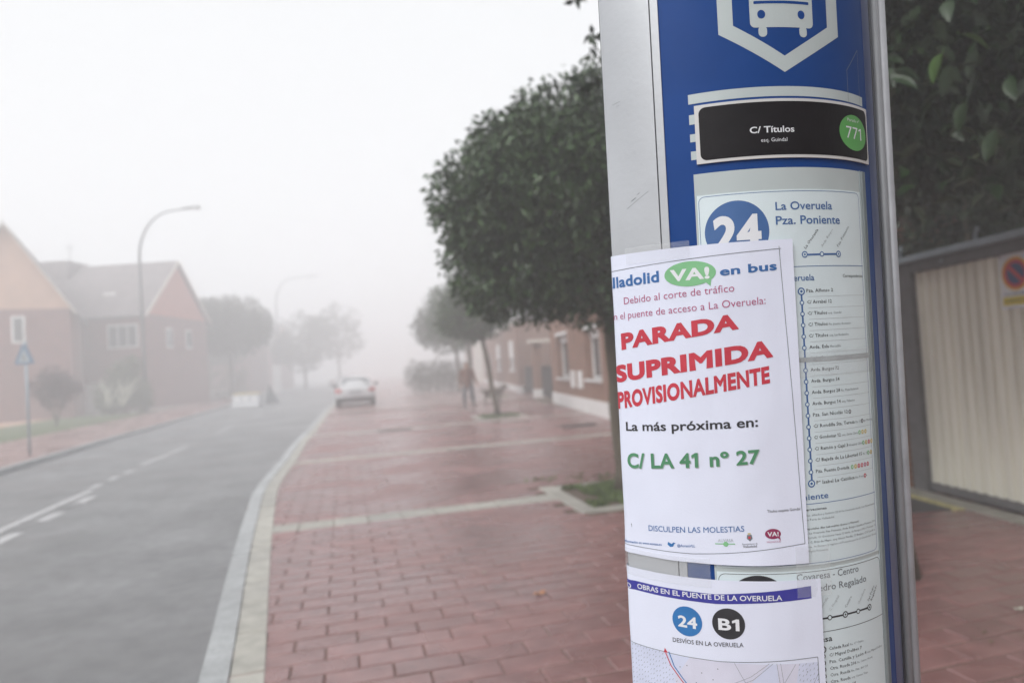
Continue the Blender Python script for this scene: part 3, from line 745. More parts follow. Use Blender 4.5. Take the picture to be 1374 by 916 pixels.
rows = ['laborables, sábados y festivos 22:30 la Overuela desde Las Flores hasta', 'Poniente Feria de Valladolid', None, 'Rutas especiales días Laborables (Lunes a Viernes)', 'Bº G. de La Overuela: Pza. Poniente, Avda. Burgos (vuelta a Poniente 7.00,', 'Fuente Dorada, C/ Gondomar hasta C/ Avda. de Burgos (14) a Poniente C/', 'Bº 30 de C. Dos de Mayo: esq. Simón Perdiz, C/ Burgos, C/ 2º pedir a', 'la C/ Avda. de Burgos y regreso al Poniente por la C/ Gondomar (línea)', 'Salidas Feria Poniente']
y = 1324
for q, rrw in enumerate(rows):
    if rrw: pr_.text(rrw, 18, min(160, 18 + len(rrw) * 2.05), y, 2.7, 'ink_k' if q in (3,) else 'ink_g', res=1, bold=.008 if q in (3, 4, 6) else 0)
    y -= 6.2
pr_.build('sheet_print', top_sheet, base=.0013, layer=.00010)
low_sheet = shell('route_sheet', -.0920, .1700, .70, 1.2500, .0007, .0012, M['sheet'], stop)
pr_ = Print()
outline(pr_, -90, 703, 166, 1256.5 - 9, 9, .7, 'ink_k')
pr_.ell(-38.5, 1203, 43, 43, 'ink_k', 0, 64); pr_.text('2', -58, -18, 1181, 46, 'ink_w', bold=.045, lay=2, res=5)
pr_.text('Covaresa - Centro', 14, 115, 1236.5, 9.2, 'ink_g', bold=.006)
pr_.text('San Pedro Regalado', 13, 130, 1219.5, 9.2, 'ink_g', bold=.006)
pr_.line([(5, 1181), (134, 1181.5)], 2.4, 'ink_k')
for x in (134, 86): pr_.ell(x, 1181.5, 4.6, 4.6, 'ink_k', 2, 20); pr_.ell(x, 1181.5, 3, 3, 'sheet', 3, 20); pr_.ell(x, 1181.5, 1.5, 1.5, 'ink_k', 4, 12)
for x in (60, 110, 35): pr_.ell(x, 1181.3, 3.7, 3.7, 'ink_k', 2, 16); pr_.ell(x, 1181.3, 2.4, 2.4, 'sheet', 3, 16)
for x, t_, m_ in ((44, 'P. Zorrilla', 'ink_lg'), (62, 'C. Hospital', 'ink_lg'), (88, 'Centro', 'ink_g'), (112, 'Chancillería', 'ink_lg'), (133, 'San Pedro', 'ink_k'), (140, 'Regalado', 'ink_k')): slantext(pr_, t_, x, 1190 if x != 140 else 1189, 24 if t_ != 'Centro' else 18, 3.8, m_)
pr_.line([(-88, 1162), (168, 1163.5)], .8, 'ink_k')
pr_.text('Covaresa', 8, 62, 1149, 8.0, 'ink_k', bold=.012)
pr_.line([(47, 1140), (47.6, 900)], 2.4, 'ink_k', 1)
for i, st in enumerate(['Cañada Real|fte. Cº Cristo', 'C/ Miguel Delibes 7', 'Pza. Castilla y León 4|esq. Miguel Delibes', 'Ctra. Rueda 206|fte. Camino Hondo', 'Ctra. Rueda|fte. Pza. del Cid', 'Ctra. Rueda|esq. Camino Viejo', 'Ctra. Rueda 64', 'Pº Zorrilla 200', 'Pº Zorrilla 150', 'Pº Zorrilla 100']):
    y = 1138.5 - i * 9.2 * 1.0; a, *b = st.split('|'); xe = 56 + len(a) * 3.0
    if i == 0: pr_.ell(47, y, 5, 5, 'ink_k', 2, 20); pr_.ell(47, y, 3.3, 3.3, 'sheet', 3, 20); pr_.ell(47, y, 1.6, 1.6, 'ink_k', 4, 12)
    else: pr_.ell(47, y, 3.3, 3.3, 'ink_k', 2, 16); pr_.ell(47, y, 2, 2, 'sheet', 3, 16)
    pr_.text(a, 56, xe, y - 1.6, 4.4, 'ink_k', bold=.004, res=1)
    if b: pr_.text(b[0], xe + 2, xe + 2 + len(b[0]) * 1.9, y - 1.4, 3, 'ink_g', res=1)
pr_.build('sheet_print', low_sheet, base=.0013, layer=.00010)
for s0, s1, m, nm in ((.1670, .1690, 'edge2', 'cover_edge'), (.1725, .1750, 'edge2', 'cover_edge'), (.1765, .1785, 'edge', 'cover_edge'), (.1815, .1835, 'edge', 'cover_edge')):
    shell(nm, s0, s1, .62, 1.806, .0008, .0020, M[m], stop)
shell('cover_joint', -.0915, .1665, 1.5360, 1.5425, .0014, .0017, M['ink_lg'], stop)
shell('clear_tape', .020, .172, 1.515, 1.552, .0019, .0020, M['tape'], stop)
# scratches on the aluminium
pr_ = Print()
for (x0, y0, x1, y1, w_) in ((-196, 1772, -160, 1792, .5), (-188, 1782, -180, 1786, 1.1), (-212, 1930, -198, 1932, .5), (-178, 1790, -174, 1792, .8), (-205, 1925, -200, 1927, .4)): pr_.line([(x0, y0), (x1, y1)], w_, 'ink_g', 0)
pr_.build('scratch', stop, base=.0022)

# ---- paper notices taped over it
def paper_disp(seed, s0, s1, v0, v1, amp=.0017):
    def f(s, v):
        e = noise.noise(Vector((s * 16, v * 7, seed))) * amp + noise.noise(Vector((s * 45, v * 20, seed + 5))) * amp * .28
        ed = max(0, 1 - (v - v0) / .05) ** 2 * .0012 * (.6 + math.sin(s * 30 + seed)) if v < v0 + .05 else 0
        er = max(0, 1 - (s1 - s) / .03) ** 2 * .0015
        return .0026 + e + abs(ed) + er + amp
    return f
def notice(name, label, s0, s1, v0, v1, seed, skew=None):
    mid = (*prof((s0 + s1) / 2, 0), v0); m4 = TM @ Matrix.Translation(mid)
    r_ = empty(name, label=label, cat='paper notice', group='paper notices taped round the bus stop', mw=m4)
    f = paper_disp(seed, s0, s1, v0, v1)
    sh = shell('paper_sheet', s0, s1, v0, v1, 0, .00015, M['paper'], r_, step=.005, vstep=.007, disp=f, local=mid)
    return r_, sh, f, mid
n1, sh1, f1, mid1 = notice('suspension_notice', 'larger white notice in red reading PARADA SUPRIMIDA, taped across the column above another sheet', -.262, .031, 1.2610, 1.7060, 3)
P1 = Print(f1)
P1.line([(-250, 1682), (12.5, 1693.5)], .8, 'ink_g'); P1.line([(12.5, 1693.5), (26.5, 1288.5)], .8, 'ink_g'); P1.line([(26.5, 1288.5), (-60, 1279), (-123, 1273.5), (-250, 1272)], .8, 'ink_g')
P1.line([(6, 1693.2), (15, 1693.6)], .6, 'ink_g'); P1.line([(12.3, 1697), (12.8, 1690)], .6, 'ink_g')
P1.text('Valladolid', -256, -150, 1657, 16, 'ink_b', y0r=1660.5, hr=15.5, bold=.030, res=4)
P1.text('en bus', -67, 8, 1661.5, 11.5, 'ink_b', y0r=1665, bold=.030, res=4)
P1.ell(-107, 1667.5, 35, 17.5, 'ink_va', 1, 48); P1.poly([(-88, 1656), (-80, 1648), (-78, 1660)], 'ink_va', 1)
P1.text('VA!', -134, -80.5, 1659.5, 15.5, 'ink_w', bold=.040, lay=3, res=3)
P1.text('Debido al corte de tráfico', -208, -49.5, 1632, 10.2, 'ink_m', y0r=1638.5, bold=-.004, res=3)
P1.text('en el puente de acceso a La Overuela:', -235, -9.5, 1609.5, 10.2, 'ink_m', y0r=1619, bold=-.004, res=3)
P1.text('PARADA', -217, -46, 1566, 23, 'ink_r', y0r=1588, hr=20.5, bold=.055, res=4)
P1.text('SUPRIMIDA', -231, -3, 1517, 24, 'ink_r', y0r=1547.5, hr=22.5, bold=.055, res=4)
P1.text('PROVISIONALMENTE', -229, -9.5, 1477, 24, 'ink_r', y0r=1512, hr=22, bold=.045, res=4)
P1.text('La más próxima en:', -216.5, -28, 1444, 13, 'ink_k', y0r=1452, bold=.018, res=4)
P1.text('C/ LA 41 nº 27', -216, -27, 1388, 21.5, 'ink_lg', y0r=1401, hr=18.5, bold=.030, res=4, lay=1)
P1.text('C/ LA 41 nº 27', -217, -28, 1389, 21.5, 'ink_gr', y0r=1402, hr=18.5, bold=.030, res=4, lay=3)
P1.text('DISCULPEN LAS MOLESTIAS', -186.5, -53, 1299, 8, 'ink_b', y0r=1308, hr=7.6, bold=.002, res=3)
P1.text('Títulos esquina Guindal', -22, 22.5, 1333.3, 3.6, 'ink_k', y0r=1334.5)
P1.text('Más información en www.auvasa.es', -240, -167, 1274, 3.6, 'ink_b', y0r=1280, bold=.01)
P1.poly([(-158, 1283), (-154, 1280), (-150, 1281), (-148, 1285), (-146, 1286), (-149, 1287), (-152, 1284.5), (-157, 1287)], 'ink_sky', 2)
P1.text('@AuvasaVLL', -144, -119, 1281.5, 3.6, 'ink_b', y0r=1283, bold=.01)
P1.text('AUVASA', -88, -68, 1292.5, 4.2, 'ink_lg', y0r=1293.5); P1.line([(-92, 1290), (-66, 1290.5)], 1.3, 'ink_va'); P1.ell(-78, 1290, 3.4, 3.4, 'ink_va', 2, 16)
P1.poly([(-50, 1303), (-44, 1303.5), (-43, 1298), (-46.5, 1294.5), (-50.5, 1298)], 'ink_g', 2); P1.ell(-47, 1299.5, 1.6, 1.8, 'ink_r', 3, 10); P1.rect(-49, 1304, -45, 1305.5, 'ink_y', 2)
P1.text('Ayuntamiento de', -57, -37, 1289.5, 2.3, 'ink_g', y0r=1290.5); P1.text('Valladolid', -56, -38, 1285.5, 3.2, 'ink_k', y0r=1286.5)
P1.ell(-16, 1304, 10.5, 7, 'ink_wine', 1, 30); P1.poly([(-11, 1299.5), (-6, 1294.5), (-7.5, 1302)], 'ink_wine', 1); P1.text('VA!', -23.5, -8.5, 1301, 5.8, 'ink_w', bold=.035, lay=3)
P1.text('VALLADOLID', -25, -6, 1292, 2.4, 'ink_m', y0r=1292.5)
P1.text('1', -217, -215.6, 1300, 5, 'ink_k')
P1.build('printing', sh1, base=.00045, layer=.00010, vstep=.012, local=mid1)
n2, sh2, f2, mid2 = notice('detour_notice', 'lower white notice with blue heading band and detour map, taped under the larger notice', -.262, .0455, .80, 1.2390, 9)
sh2_ok = sh2
P2 = Print(f2)
P2.poly([(-262, 1202), (-215, 1206.5), (-95, 1205.5), (31.5, 1213), (31.5, 1230), (-95, 1219), (-215, 1220), (-262, 1215)], 'ink_band', 0)
P2.text('OBRAS EN EL PUENTE DE LA OVERUELA', -211, -8.5, 1209.4, 7.2, 'ink_w', y0r=1212.8, bold=.016, res=3)
P2.text('AVISO', -252, -222, 1206.5, 7.2, 'ink_w', bold=.016)
P2.ell(-136, 1176, 21, 21, 'ink_sky', 1, 48); P2.text('24', -149, -122, 1167.5, 15.5, 'ink_w', bold=.030, lay=3, res=5)
P2.ell(-80, 1179, 21.5, 21.5, 'ink_k', 1, 48); P2.text('B1', -93.5, -66, 1170.5, 15.5, 'ink_w', bold=.030, lay=3, res=5)
P2.text('DESVÍOS EN LA OVERUELA', -158, -62, 1143, 6.0, 'ink_k', y0r=1150.5 - 2.5, bold=.004, res=2)
# the map
P2.rect(-258, 840, 36, 1125, 'ink_map', 0)
P2.poly([(-135, 1125), (-30, 1125), (-62, 1090), (-120, 1075), (-150, 1060), (-158, 1090)], 'ink_map2', 1)
P2.poly([(-20, 1125), (10, 1125), (-2, 1060), (-16, 1060)], 'ink_map2', 1)
P2.line([(-258, 1125), (-95, 1125.5), (36, 1132), (37, 840)], .8, 'ink_g', 2)
for a_ in ([(-30, 1126), (-55, 1107), (-90, 1091), (-135, 1080), (-200, 1072)], [(-25, 1126), (-52, 1103), (-88, 1087), (-135, 1075), (-200, 1067)], [(-20, 1126), (-16, 1090), (-5, 1050), (0, 1000)], [(-15, 1126), (-11, 1090), (0, 1050), (6, 1000)],
           [(-75, 1125), (-50, 1075)], [(5, 1124), (-20, 1085)], [(36, 1110), (10, 1060)]): P2.line(a_, .45, 'ink_g', 2)
rr = random.Random(4)
for gx in range(-256, 35, 5):
    for gy in range(1000, 1124, 7):
        x, y = gx + rr.uniform(-.6, .6), gy + (gx % 10) * .35
        if x < -172 + (1124 - y) * .45 or (-85 < x < -20 and y < 1100 - (-20 - x) * .45) or x > 8 + (1124 - y) * -.05: P2.line([(x, y), (x + 1.6, y + 2.6)], .45, 'ink_g', 2)
for x, y in ((-150, 1108), (-140, 1112), (-120, 1105), (-105, 1098), (-128, 1090), (20, 1112), (24, 1095), (-98, 1114)): P2.rect(x, y, x + 1.4, y + 1.4, 'ink_g', 2)
P2.line([(-170, 1124), (-163, 1108), (-150, 1092), (-138, 1078), (-120, 1050), (-100, 1000)], 1.5, 'ink_r', 3)
P2.poly([(-173, 1124), (-166.5, 1125), (-171, 1131)], 'ink_r', 3)
P2.line([(-165, 1127), (-158, 1108), (-146, 1093), (-134, 1079), (-116, 1050), (-96, 1000)], 1.5, 'ink_sky', 3)
P2.build('printing', sh2, base=.00045, layer=.00010, vstep=.012, local=mid2)
def tape(pts_s0, s1, v0, v1, parent, mid, d=.0062): return shell('clear_tape', pts_s0, s1, v0, v1, d, d + .0001, M['tape'], parent, vstep=.01, disp=lambda s, v: noise.noise(Vector((s * 60, v * 40, 2))) * .0007, local=mid)
tape(-.20, -.105, 1.690, 1.714, n1, mid1); tape(-.262, -.10, 1.228, 1.268, n1, mid1); tape(.012, .062, 1.215, 1.285, n1, mid1)

# ------------------------------------------------------------------ facades and houses
def wall_open(mb, x0, x1, z0, z1, ops, y0, y1):
    """wall between x0..x1 with openings (xa, xb, za, zb); outer face y1, inner y0"""
    xs = sorted({x0, x1, *[o[0] for o in ops], *[o[1] for o in ops]}); zs = sorted({z0, z1, *[o[2] for o in ops], *[o[3] for o in ops]})
    for i in range(len(xs) - 1):
        for j in range(len(zs) - 1):
            cx, cz = (xs[i] + xs[i + 1]) / 2, (zs[j] + zs[j + 1]) / 2
            if any(a < cx < b and c < cz < d for a, b, c, d in ops): continue
            mb.box(xs[i], xs[i + 1], y0, y1, zs[j], zs[j + 1])
def merged(mb, name, m, parent):
    o = mb.build(name, m, parent); bm = bmesh.new(); bm.from_mesh(o.data); bmesh.ops.remove_doubles(bm, verts=bm.verts, dist=1e-4)
    seen = {}
    for f in bm.faces: seen.setdefault(tuple(sorted(v.index for v in f.verts)), []).append(f)
    bmesh.ops.delete(bm, geom=[f for L in seen.values() if len(L) > 1 for f in L], context='FACES_ONLY'); bm.to_mesh(o.data); bm.free(); return o
def window(parent, a, b, c, d, y, ft='white', sill=True, bars=1, depth=.28, blind=0):
    fr = MB(); t = .07; yf = y - depth
    for q in ((a, a + t, c, d), (b - t, b, c, d), (a + t, b - t, c, c + t), (a + t, b - t, d - t, d)): fr.box(q[0], q[1], yf, yf + .07, q[2], q[3])
    for k in range(bars): x = a + (b - a) * (k + 1) / (bars + 1); fr.box(x - .03, x + .03, yf + .001, yf + .065, c + t, d - t)
    f = fr.build('window', M[ft], parent)
    for k in range(bars + 1):
        x0 = a + (b - a) * k / (bars + 1) + (.03 if k else t); x1 = a + (b - a) * (k + 1) / (bars + 1) - (.03 if k < bars else t)
        MB().box(x0, x1, yf + .02, yf + .035, c + t, d - t).build('pane', M['glass'], f)
    if blind: MB().box(a + .02, b - .02, yf + .075, yf + .10, d - blind, d - .005).build('blind', M['white'], f)
    if sill: MB().box(a - .08, b + .08, yf, y + .07, c - .07, c).build('sill', M['white'], f)
FA = math.atan2(1, -.111)
F0 = (2.39, 17.04, 0)
h1 = empty('terraced_house', F0, FA, 'two storey brick house with white plinth and two recessed windows behind the nearest pit tree', 'house')
ops1 = [(.9, 2.75, .98, 2.38), (5.35, 7.5, .96, 2.42), (-6.5, -4.8, .98, 2.38), (-4.0, -3.0, .4, 2.4), (.9, 2.75, 3.5, 4.8), (5.35, 7.4, 3.5, 4.8), (-6.5, -4.8, 3.5, 4.8)]
wb = MB(); wall_open(wb, -8.8, 8.7, .40, 5.6, ops1, -.30, 0)
merged(wb, 'wall', M['brick'], h1)
MB().box(8.4, 8.7, -8, -.30, .4, 5.6).build('side_wall', M['brick'], h1); MB().box(-8.8, -8.5, -8, -.30, .4, 5.6).build('side_wall', M['brick'], h1)
MB().box(-8.8, -4.0, -.3, .035, -.1, .40).build('plinth', M['white'], h1); MB().box(-3.0, 8.735, -.3, .035, -.1, .40).build('plinth', M['white'], h1)
MB().box(8.4, 8.73, -8, -.305, -.1, .4).build('plinth', M['white'], h1)
MB().box(-4.0, -3.0, -.22, -.16, -.1, 2.4).build('door', M['shutter'], h1)
MB().box(-8.45, 8.35, -8, -1.0, .3, 5.5).build('inner_block', M['cream'], h1)
for o_ in ops1:
    if o_[0] != -4.0: window(h1, *o_, 0, blind=.25 if o_[2] < 2 else .6)
for (a, b, c, d) in ops1[:3]: MB().box(a - .06, b + .06, -.02, .015, d, d + .10).build('lintel', M['white'], h1)
rf = MB().xprism([(.35, 5.5), (.35, 5.66), (-4, 7.3), (-8.3, 5.66), (-8.3, 5.5)], -9.0, 8.95).build('roof', M['slate'], h1)
for a in (3.28, 4.38): 
    b = MB().box(a, a + .56, .001, .05, .68, 1.21).build('meter_box', M['white'], h1); bev(b, .01, 1)
# the court between the houses, with its pillar and two black gates
ct = empty('court_wall', F0, FA, 'dark brick courtyard wall with pale cornice set back between two houses', 'wall')
MB().box(8.75, 19.2, -3.8, -3.5, 0, 3.72).build('wall', M['brickdark'], ct); MB().box(8.75, 19.2, -3.85, -3.35, 3.72, 3.86).build('cornice', M['cream'], ct)
MB().box(9.4, 10.3, -3.5, -3.44, 0, 2.2).build('door', M['white'], ct)
MB().box(13.5, 15.0, -3.5, -3.42, 1.3, 1.9).build('name_board', M['cream'], ct)
ch = empty('chimney', (0, 0, 0), 0, 'white chimney standing above the dark courtyard wall', 'chimney'); c0 = Vector((F0[0] - .111 * 15.5 + 4.5, F0[1] + 15.5 + .5, 0))
ch.location = (c0.x - .4, c0.y, 3.4); MB().box(-.45, .45, -.45, .45, 0, 1.3).build('stack', M['white'], ch); MB().box(-.55, .55, -.55, .55, 1.3, 1.42).build('cap', M['grey'], ch)
bb = empty('courtyard_house', F0, FA, 'brick house body standing behind the courtyard wall', 'house'); MB().box(8.8, 19.2, -9, -3.9, 0, 3.8).build('wall', M['brickdark'], bb); MB().xprism([(-3.9, 3.8), (-6.5, 4.7), (-9.1, 3.8)], 8.6, 19.3).build('roof', M['slate'], bb)
pi_ = empty('gate_pillar', F0, FA, 'brick gate pillar with white foot and small canopy between two black gates', 'pillar')
MB().box(13.5, 13.9, -.38, .02, .35, 2.42).build('shaft', M['brick'], pi_); MB().box(13.48, 13.92, -.40, .04, -.05, .35).build('foot', M['white'], pi_); MB().box(13.2, 14.2, -1.5, .15, 2.42, 2.56).build('canopy', M['cream'], pi_)
for (a, b, lab) in ((8.75, 13.48, 'black sheet gate right next to the white plinth of the brick house'), (13.92, 19.25, 'black sheet gate beyond the brick gate pillar')):
    gt = empty('courtyard_gate', F0, FA, lab, 'gate', 'black courtyard gates')
    for k in range(2):
        x0, x1 = a + (b - a) * k / 2 + .02, a + (b - a) * (k + 1) / 2 - .02
        MB().box(x0, x1, -.36, -.335, .06, 1.33).build('panel', M['blackmetal'], gt)
        for z in (.08, 1.29): MB().box(x0, x1, -.334, -.31, z, z + .05).build('rail', M['blackmetal'], gt)
        for q in range(9): x = x0 + .05 + (x1 - x0 - .1) * q / 8; MB().box(x - .012, x + .012, -.3095, -.295, .06, 1.42).build('bar', M['blackmetal'], gt)
h2 = empty('terraced_house', F0, FA, 'low brick house with pale windows beyond the black courtyard gates', 'house')
ops2 = [(21.3, 23.9, 1.15, 2.9), (29.5, 32.6, 1.15, 2.95), (37.5, 39.6, .35, 2.6), (42.5, 45, 1.15, 2.9)]
wb = MB(); wall_open(wb, 19.3, 47, .35, 3.7, ops2, -.15, 0); merged(wb, 'wall', M['brick'], h2)
MB().box(19.3, 19.6, -7, -.15, .35, 3.7).build('side_wall', M['brick'], h2)
MB().box(19.25, 37.5, -.2, .03, -.1, .35).build('plinth', M['white'], h2); MB().box(39.6, 47, -.2, .03, -.1, .35).build('plinth', M['white'], h2)
MB().box(37.5, 39.6, -.12, -.08, -.1, 2.6).build('door', M['plastic'], h2)
MB().box(19.7, 46.9, -7, -1, 0, 3.6).build('inner_block', M['cream'], h2)
for o_ in (ops2[0], ops2[1], ops2[3]): window(h2, *o_, 0, depth=.12, blind=1.0)
MB().box(19.2, 47.1, -.3, .12, 3.7, 3.84).build('cornice', M['cream'], h2); MB().xprism([(.1, 3.85), (-3.5, 5.2), (-7.1, 3.85)], 19.2, 47.1).build('roof', M['slate'], h2)
for (a, b, h_, m_, lab) in ((47.4, 63, 4.6, 'cream', 'pale rendered house fading into fog behind the walking person'), (63.5, 90, 5.5, 'brick', 'farthest low brick building of the right hand row lost in fog')):
    hh = empty('terraced_house', F0, FA, lab, 'house')
    ow = [(a + 3 + k * 5.5, a + 5 + k * 5.5, 1.1, 2.6) for k in range(int((b - a - 5) / 5.5) + 1)]
    wb = MB(); wall_open(wb, a, b, 0, h_, ow, -.2, 0); merged(wb, 'wall', M[m_], hh); MB().box(a + .1, b - .1, -8, -.9, 0, h_ - .1).build('inner_block', M['cream'], hh)
    MB().box(a, a + .2, -8, -.2, 0, h_).build('side_wall', M[m_], hh)
    for o_ in ow: window(hh, *o_, 0, depth=.1)
    MB().xprism([(.3, h_), (-4, h_ + 1.6), (-8.2, h_)], a - .1, b + .1).build('roof', M['slate'], hh)

# garage gate on the right, with its frame, rail and sign
GA = math.atan2(1, -.092); G0 = (4.10, 7.03, 0); GL = -7.2
gg = empty('garage_gate', G0, GA, 'wide cream ribbed metal garage gate in a dark grey frame', 'gate')
rp_ = MB(); n_ = int(-GL / .118)
prof_ = []
for k in range(n_ + 1):
    x = -.14 - k * .118; prof_ += [(x, .0), (x - .052, .0), (x - .062, -.030), (x - .108, -.030)]
V = []; Fc = []
for z in (.10, 2.20):
    V += [(x, y, z) for x, y in prof_]
N = len(prof_); Fc = [(i, i + 1, N + i + 1, N + i) for i in range(N - 1)]
V += [(x, y - .003, z) for z in (.10, 2.20) for x, y in prof_]; Fc += [(2 * N + i, 3 * N + i, 3 * N + i + 1, 2 * N + i + 1) for i in range(N - 1)]
xe = prof_[-1][0]
rp_.add(V, Fc).build('ribbed_panel', M['gate'], gg)
for nm, q, m in (('frame_post', (-.14, .06, -.06, .06, 0, 2.31), 'gateframe'), ('frame_post', (xe - .2, xe, -.06, .06, 0, 2.31), 'gateframe'), ('frame_beam', (xe, -.14, -.055, .055, 2.20, 2.31), 'gateframe'),
                 ('bottom_rail', (xe, -.14, -.05, .04, .03, .10), 'gateframe'), ('top_rail', (xe - .2, .06, -.05, .085, 2.313, 2.375), 'gaterail')):
    o = MB().box(*q).build(nm, M[m], gg); bev(o, .006, 1)
for x in (.02, -1.0, -1.78, -2.7):
    o = MB().tube([(x, .03, 2.36), (x - .02, .05, 2.41), (x - .10, .09, 2.47)], .016, 8).build('bracket', M['gaterail'], gg)
for x in (-2.9, -2.2, -.6): MB().tube([(x, .055, 2.26), (x, .068, 2.26)], .012, 10).build('bolt', M['gaterail'], gg)
th = empty('threshold', G0, GA); prop(th, kind='structure')
MB().box(GL, .5, .06, .26, -.1, .012).build('sill', M['concrete'], th); MB().box(-.9, .5, .262, .36, -.1, .010).build('yellow_line', M['yellowline'], th)
MB().box(-.85, .5, .362, .82, -.1, .008).build('channel', M['iron'], th)
gp = empty('brick_gatepost', G0, GA, 'brick pillar hidden at the end of the garage gate', 'pillar'); MB().box(.10, .62, -.35, .06, -.1, 2.1).build('shaft', M['brick'], gp); MB().box(.07, .65, -.38, .09, 2.1, 2.18).build('cap', M['grey'], gp)
yw = empty('yard_wall', G0, GA, 'brick yard wall between the garage gate and the first house', 'wall')
MB().box(.64, 1.60, -.25, .02, -.1, 1.9).build('wall', M['brick'], yw); MB().box(.62, 1.60, -.29, .06, 1.9, 1.97).build('cap', M['cream'], yw)
ns = empty('no_parking_sign', G0, GA, 'white no parking sign with orange ring hung on the cream garage gate', 'sign')
nsx, nsz = -1.20, 1.975
pl_ = MB().box(nsx - .335, nsx, .004, .010, nsz - .235, nsz + .235).build('board', M['plastwhite'], ns)
def disc(x, z, r0, r1, y, n=40):
    mb = MB(); P = [(x + r * math.cos(2 * math.pi * i / n), y, z + r * math.sin(2 * math.pi * i / n)) for r in (r0, r1) for i in range(n)]
    return mb.add(P, [(i, n + i, n + (i + 1) % n, (i + 1) % n) for i in range(n)]) if r0 > 0 else mb.add(P[n:], [tuple(range(n))[::-1]])
cx_, cz_ = nsx - .168, nsz + .055
disc(cx_, cz_, .118, .142, .0105).build('ring', M['ink_o'], pl_); disc(cx_, cz_, .088, .118, .0108).build('ring', M['ink_r'], pl_); disc(cx_, cz_, 0, .090, .0104).build('disc', M['ink_navy'], pl_)
s2 = .018; mb = MB(); d_ = (-.707, -.707); 
mb.add([(cx_ + .066 + s2 * .7, .0112, cz_ + .066 - s2 * .7), (cx_ + .066 - s2 * .7, .0112, cz_ + .066 + s2 * .7), (cx_ - .066 - s2 * .7, .0112, cz_ - .066 + s2 * .7), (cx_ - .066 + s2 * .7, .0112, cz_ - .066 - s2 * .7)], [(0, 1, 2, 3)]).build('slash', M['ink_r'], pl_)
MB().box(nsx - .315, nsx - .02, .0101, .0106, nsz - .205, nsz - .135).build('yellow_band', M['ink_yel'], pl_)
def flat_text(body, xc, zc, wd, h, y, m, parent, bold=.02):
    vs, fs, cap = glyphs(body, bold, 2); a, b = vs[:, 0].min(), vs[:, 0].max(); mb = MB()
    mb.add([(xc + wd / 2 - (x - a) / (b - a) * wd, y, zc + z / cap * h) for x, z in vs.tolist()], [tuple(f) for f in fs]); return mb.build('lettering', m, parent)
flat_text('VADO PERMANENTE', nsx - .168, nsz - .122, .27, .020, .0110, M['ink_g'], pl_); flat_text('LLAMAMOS GRÚA', nsx - .168, nsz - .180, .25, .022, .0112, M['ink_k'], pl_)
for x, z in ((nsx - .02, nsz + .215), (nsx - .315, nsz + .215)): disc(x, z, 0, .010, .0112, 12).build('rivet', M['shutter'], pl_)

# houses across the road
def gable_house(name, label, x0, x1, y0, y1, ze, zr, axis, lower, upper, zsplit, wins, rot=0):
    h = empty(name, ((x0 + x1) / 2, y0, 0), rot, label, 'house'); W = (x1 - x0) / 2; Dp = y1 - y0
    MB().box(-W, W, 0, Dp, -.1, zsplit).build('wall', M[lower], h)
    MB().box(-W + .001, W - .001, .001, Dp - .001, zsplit, ze).build('upper_wall', M[upper if axis == 'y' else lower], h)
    if axis == 'y':       # ridge runs away from the viewer, gable faces the road end
        MB().yprism([(-W + .001, ze), (W - .001, ze), (0, zr)], .001, Dp - .001).build('gable', M[upper], h)
        for s in (-1, 1):
            k = (zr - ze) / W
            MB().yprism([(0, zr + .03), (s * (W + .35), ze - .35 * k + .03), (s * (W + .35), ze - .35 * k + .2), (0, zr + .22)][::s], -.3, Dp + .3).build('roof', M['slate'], h)
            MB().yprism([(0, zr + .0), (s * (W + .36), ze - .36 * k), (s * (W + .36), ze - .36 * k + .16), (0, zr + .16)][::s], -.36, -.301).build('verge', M['cream'], h)
    else:
        MB().xprism([(.001, ze), (Dp - .001, ze), (Dp / 2, zr)], -W + .001, W - .001).build('gable', M[upper], h)
        k = (zr - ze) / (Dp / 2)
        for a, b in ((-.35, 0), (Dp + .35, 0)):
            q = [(Dp / 2, zr + .03), (a, ze - .35 * k + .03), (a, ze - .35 * k + .2), (Dp / 2, zr + .22)]
            MB().xprism(q if a < 0 else q[::-1], -W - .3, W + .25).build('roof', M['slate'], h)
            MB().xprism([(p, z - .02) for p, z in (q if a < 0 else q[::-1])], W + .251, W + .33).build('verge', M['cream'], h)
    for wdw in wins:
        side, a, b, c, d = wdw[:5]
        if side == 'front':
            f = MB().box(a - .07, b + .07, -.06, -.01, c - .07, d + .07).build('window', M['white'], h)
            n = wdw[5] if len(wdw) > 5 else 2
            for i in range(n): MB().box(a + (b - a) * i / n + .05, a + (b - a) * (i + 1) / n - .05, -.09, -.055, c + .05, d - .05).build('pane', M['glass'], f)
        else:
            f = MB().box(W + .01, W + .06, a - .07, b + .07, c - .07, d + .07).build('window', M['white'], h); MB().box(W + .055, W + .09, a + .05, b - .05, c + .05, d - .05).build('pane', M['glass'], f)
    return h
ha = gable_house('gabled_house', 'house with big orange gable over wine brick at the left edge', -33.53, -27.13, 41.1, 53, 6.9, 11.9, 'y', 'brickleft', 'stucco', 6.8, [('front', .25, .8, 4.8, 6.3, 1), ('front', -2.6, -1.6, 1.2, 2.6)], rot=R(28))
MB().box(-2.4, -1.2, -.04, -.005, -.1, 2.1).build('door', M['white'], ha)
hb = gable_house('gabled_house', 'long house with grey roof, small red gable and white window behind the tall street lamp', -42, -26.8, 50.0, 60, 7.0, 11.4, 'x', 'brickleft', 'redstucco', 7.0,
    [('front', 4.9, 7.0, 4.6, 6.2, 3), ('front', .8, 2.2, 1.0, 2.4), ('side', 3.0, 3.8, 4.6, 6.0), ('side', 6.2, 7.0, 4.6, 6.0)])
MB().box(-2.6, -.2, 3.6, 6.4, 9.5, 11.95).build('stair_tower', M['slate'], hb)
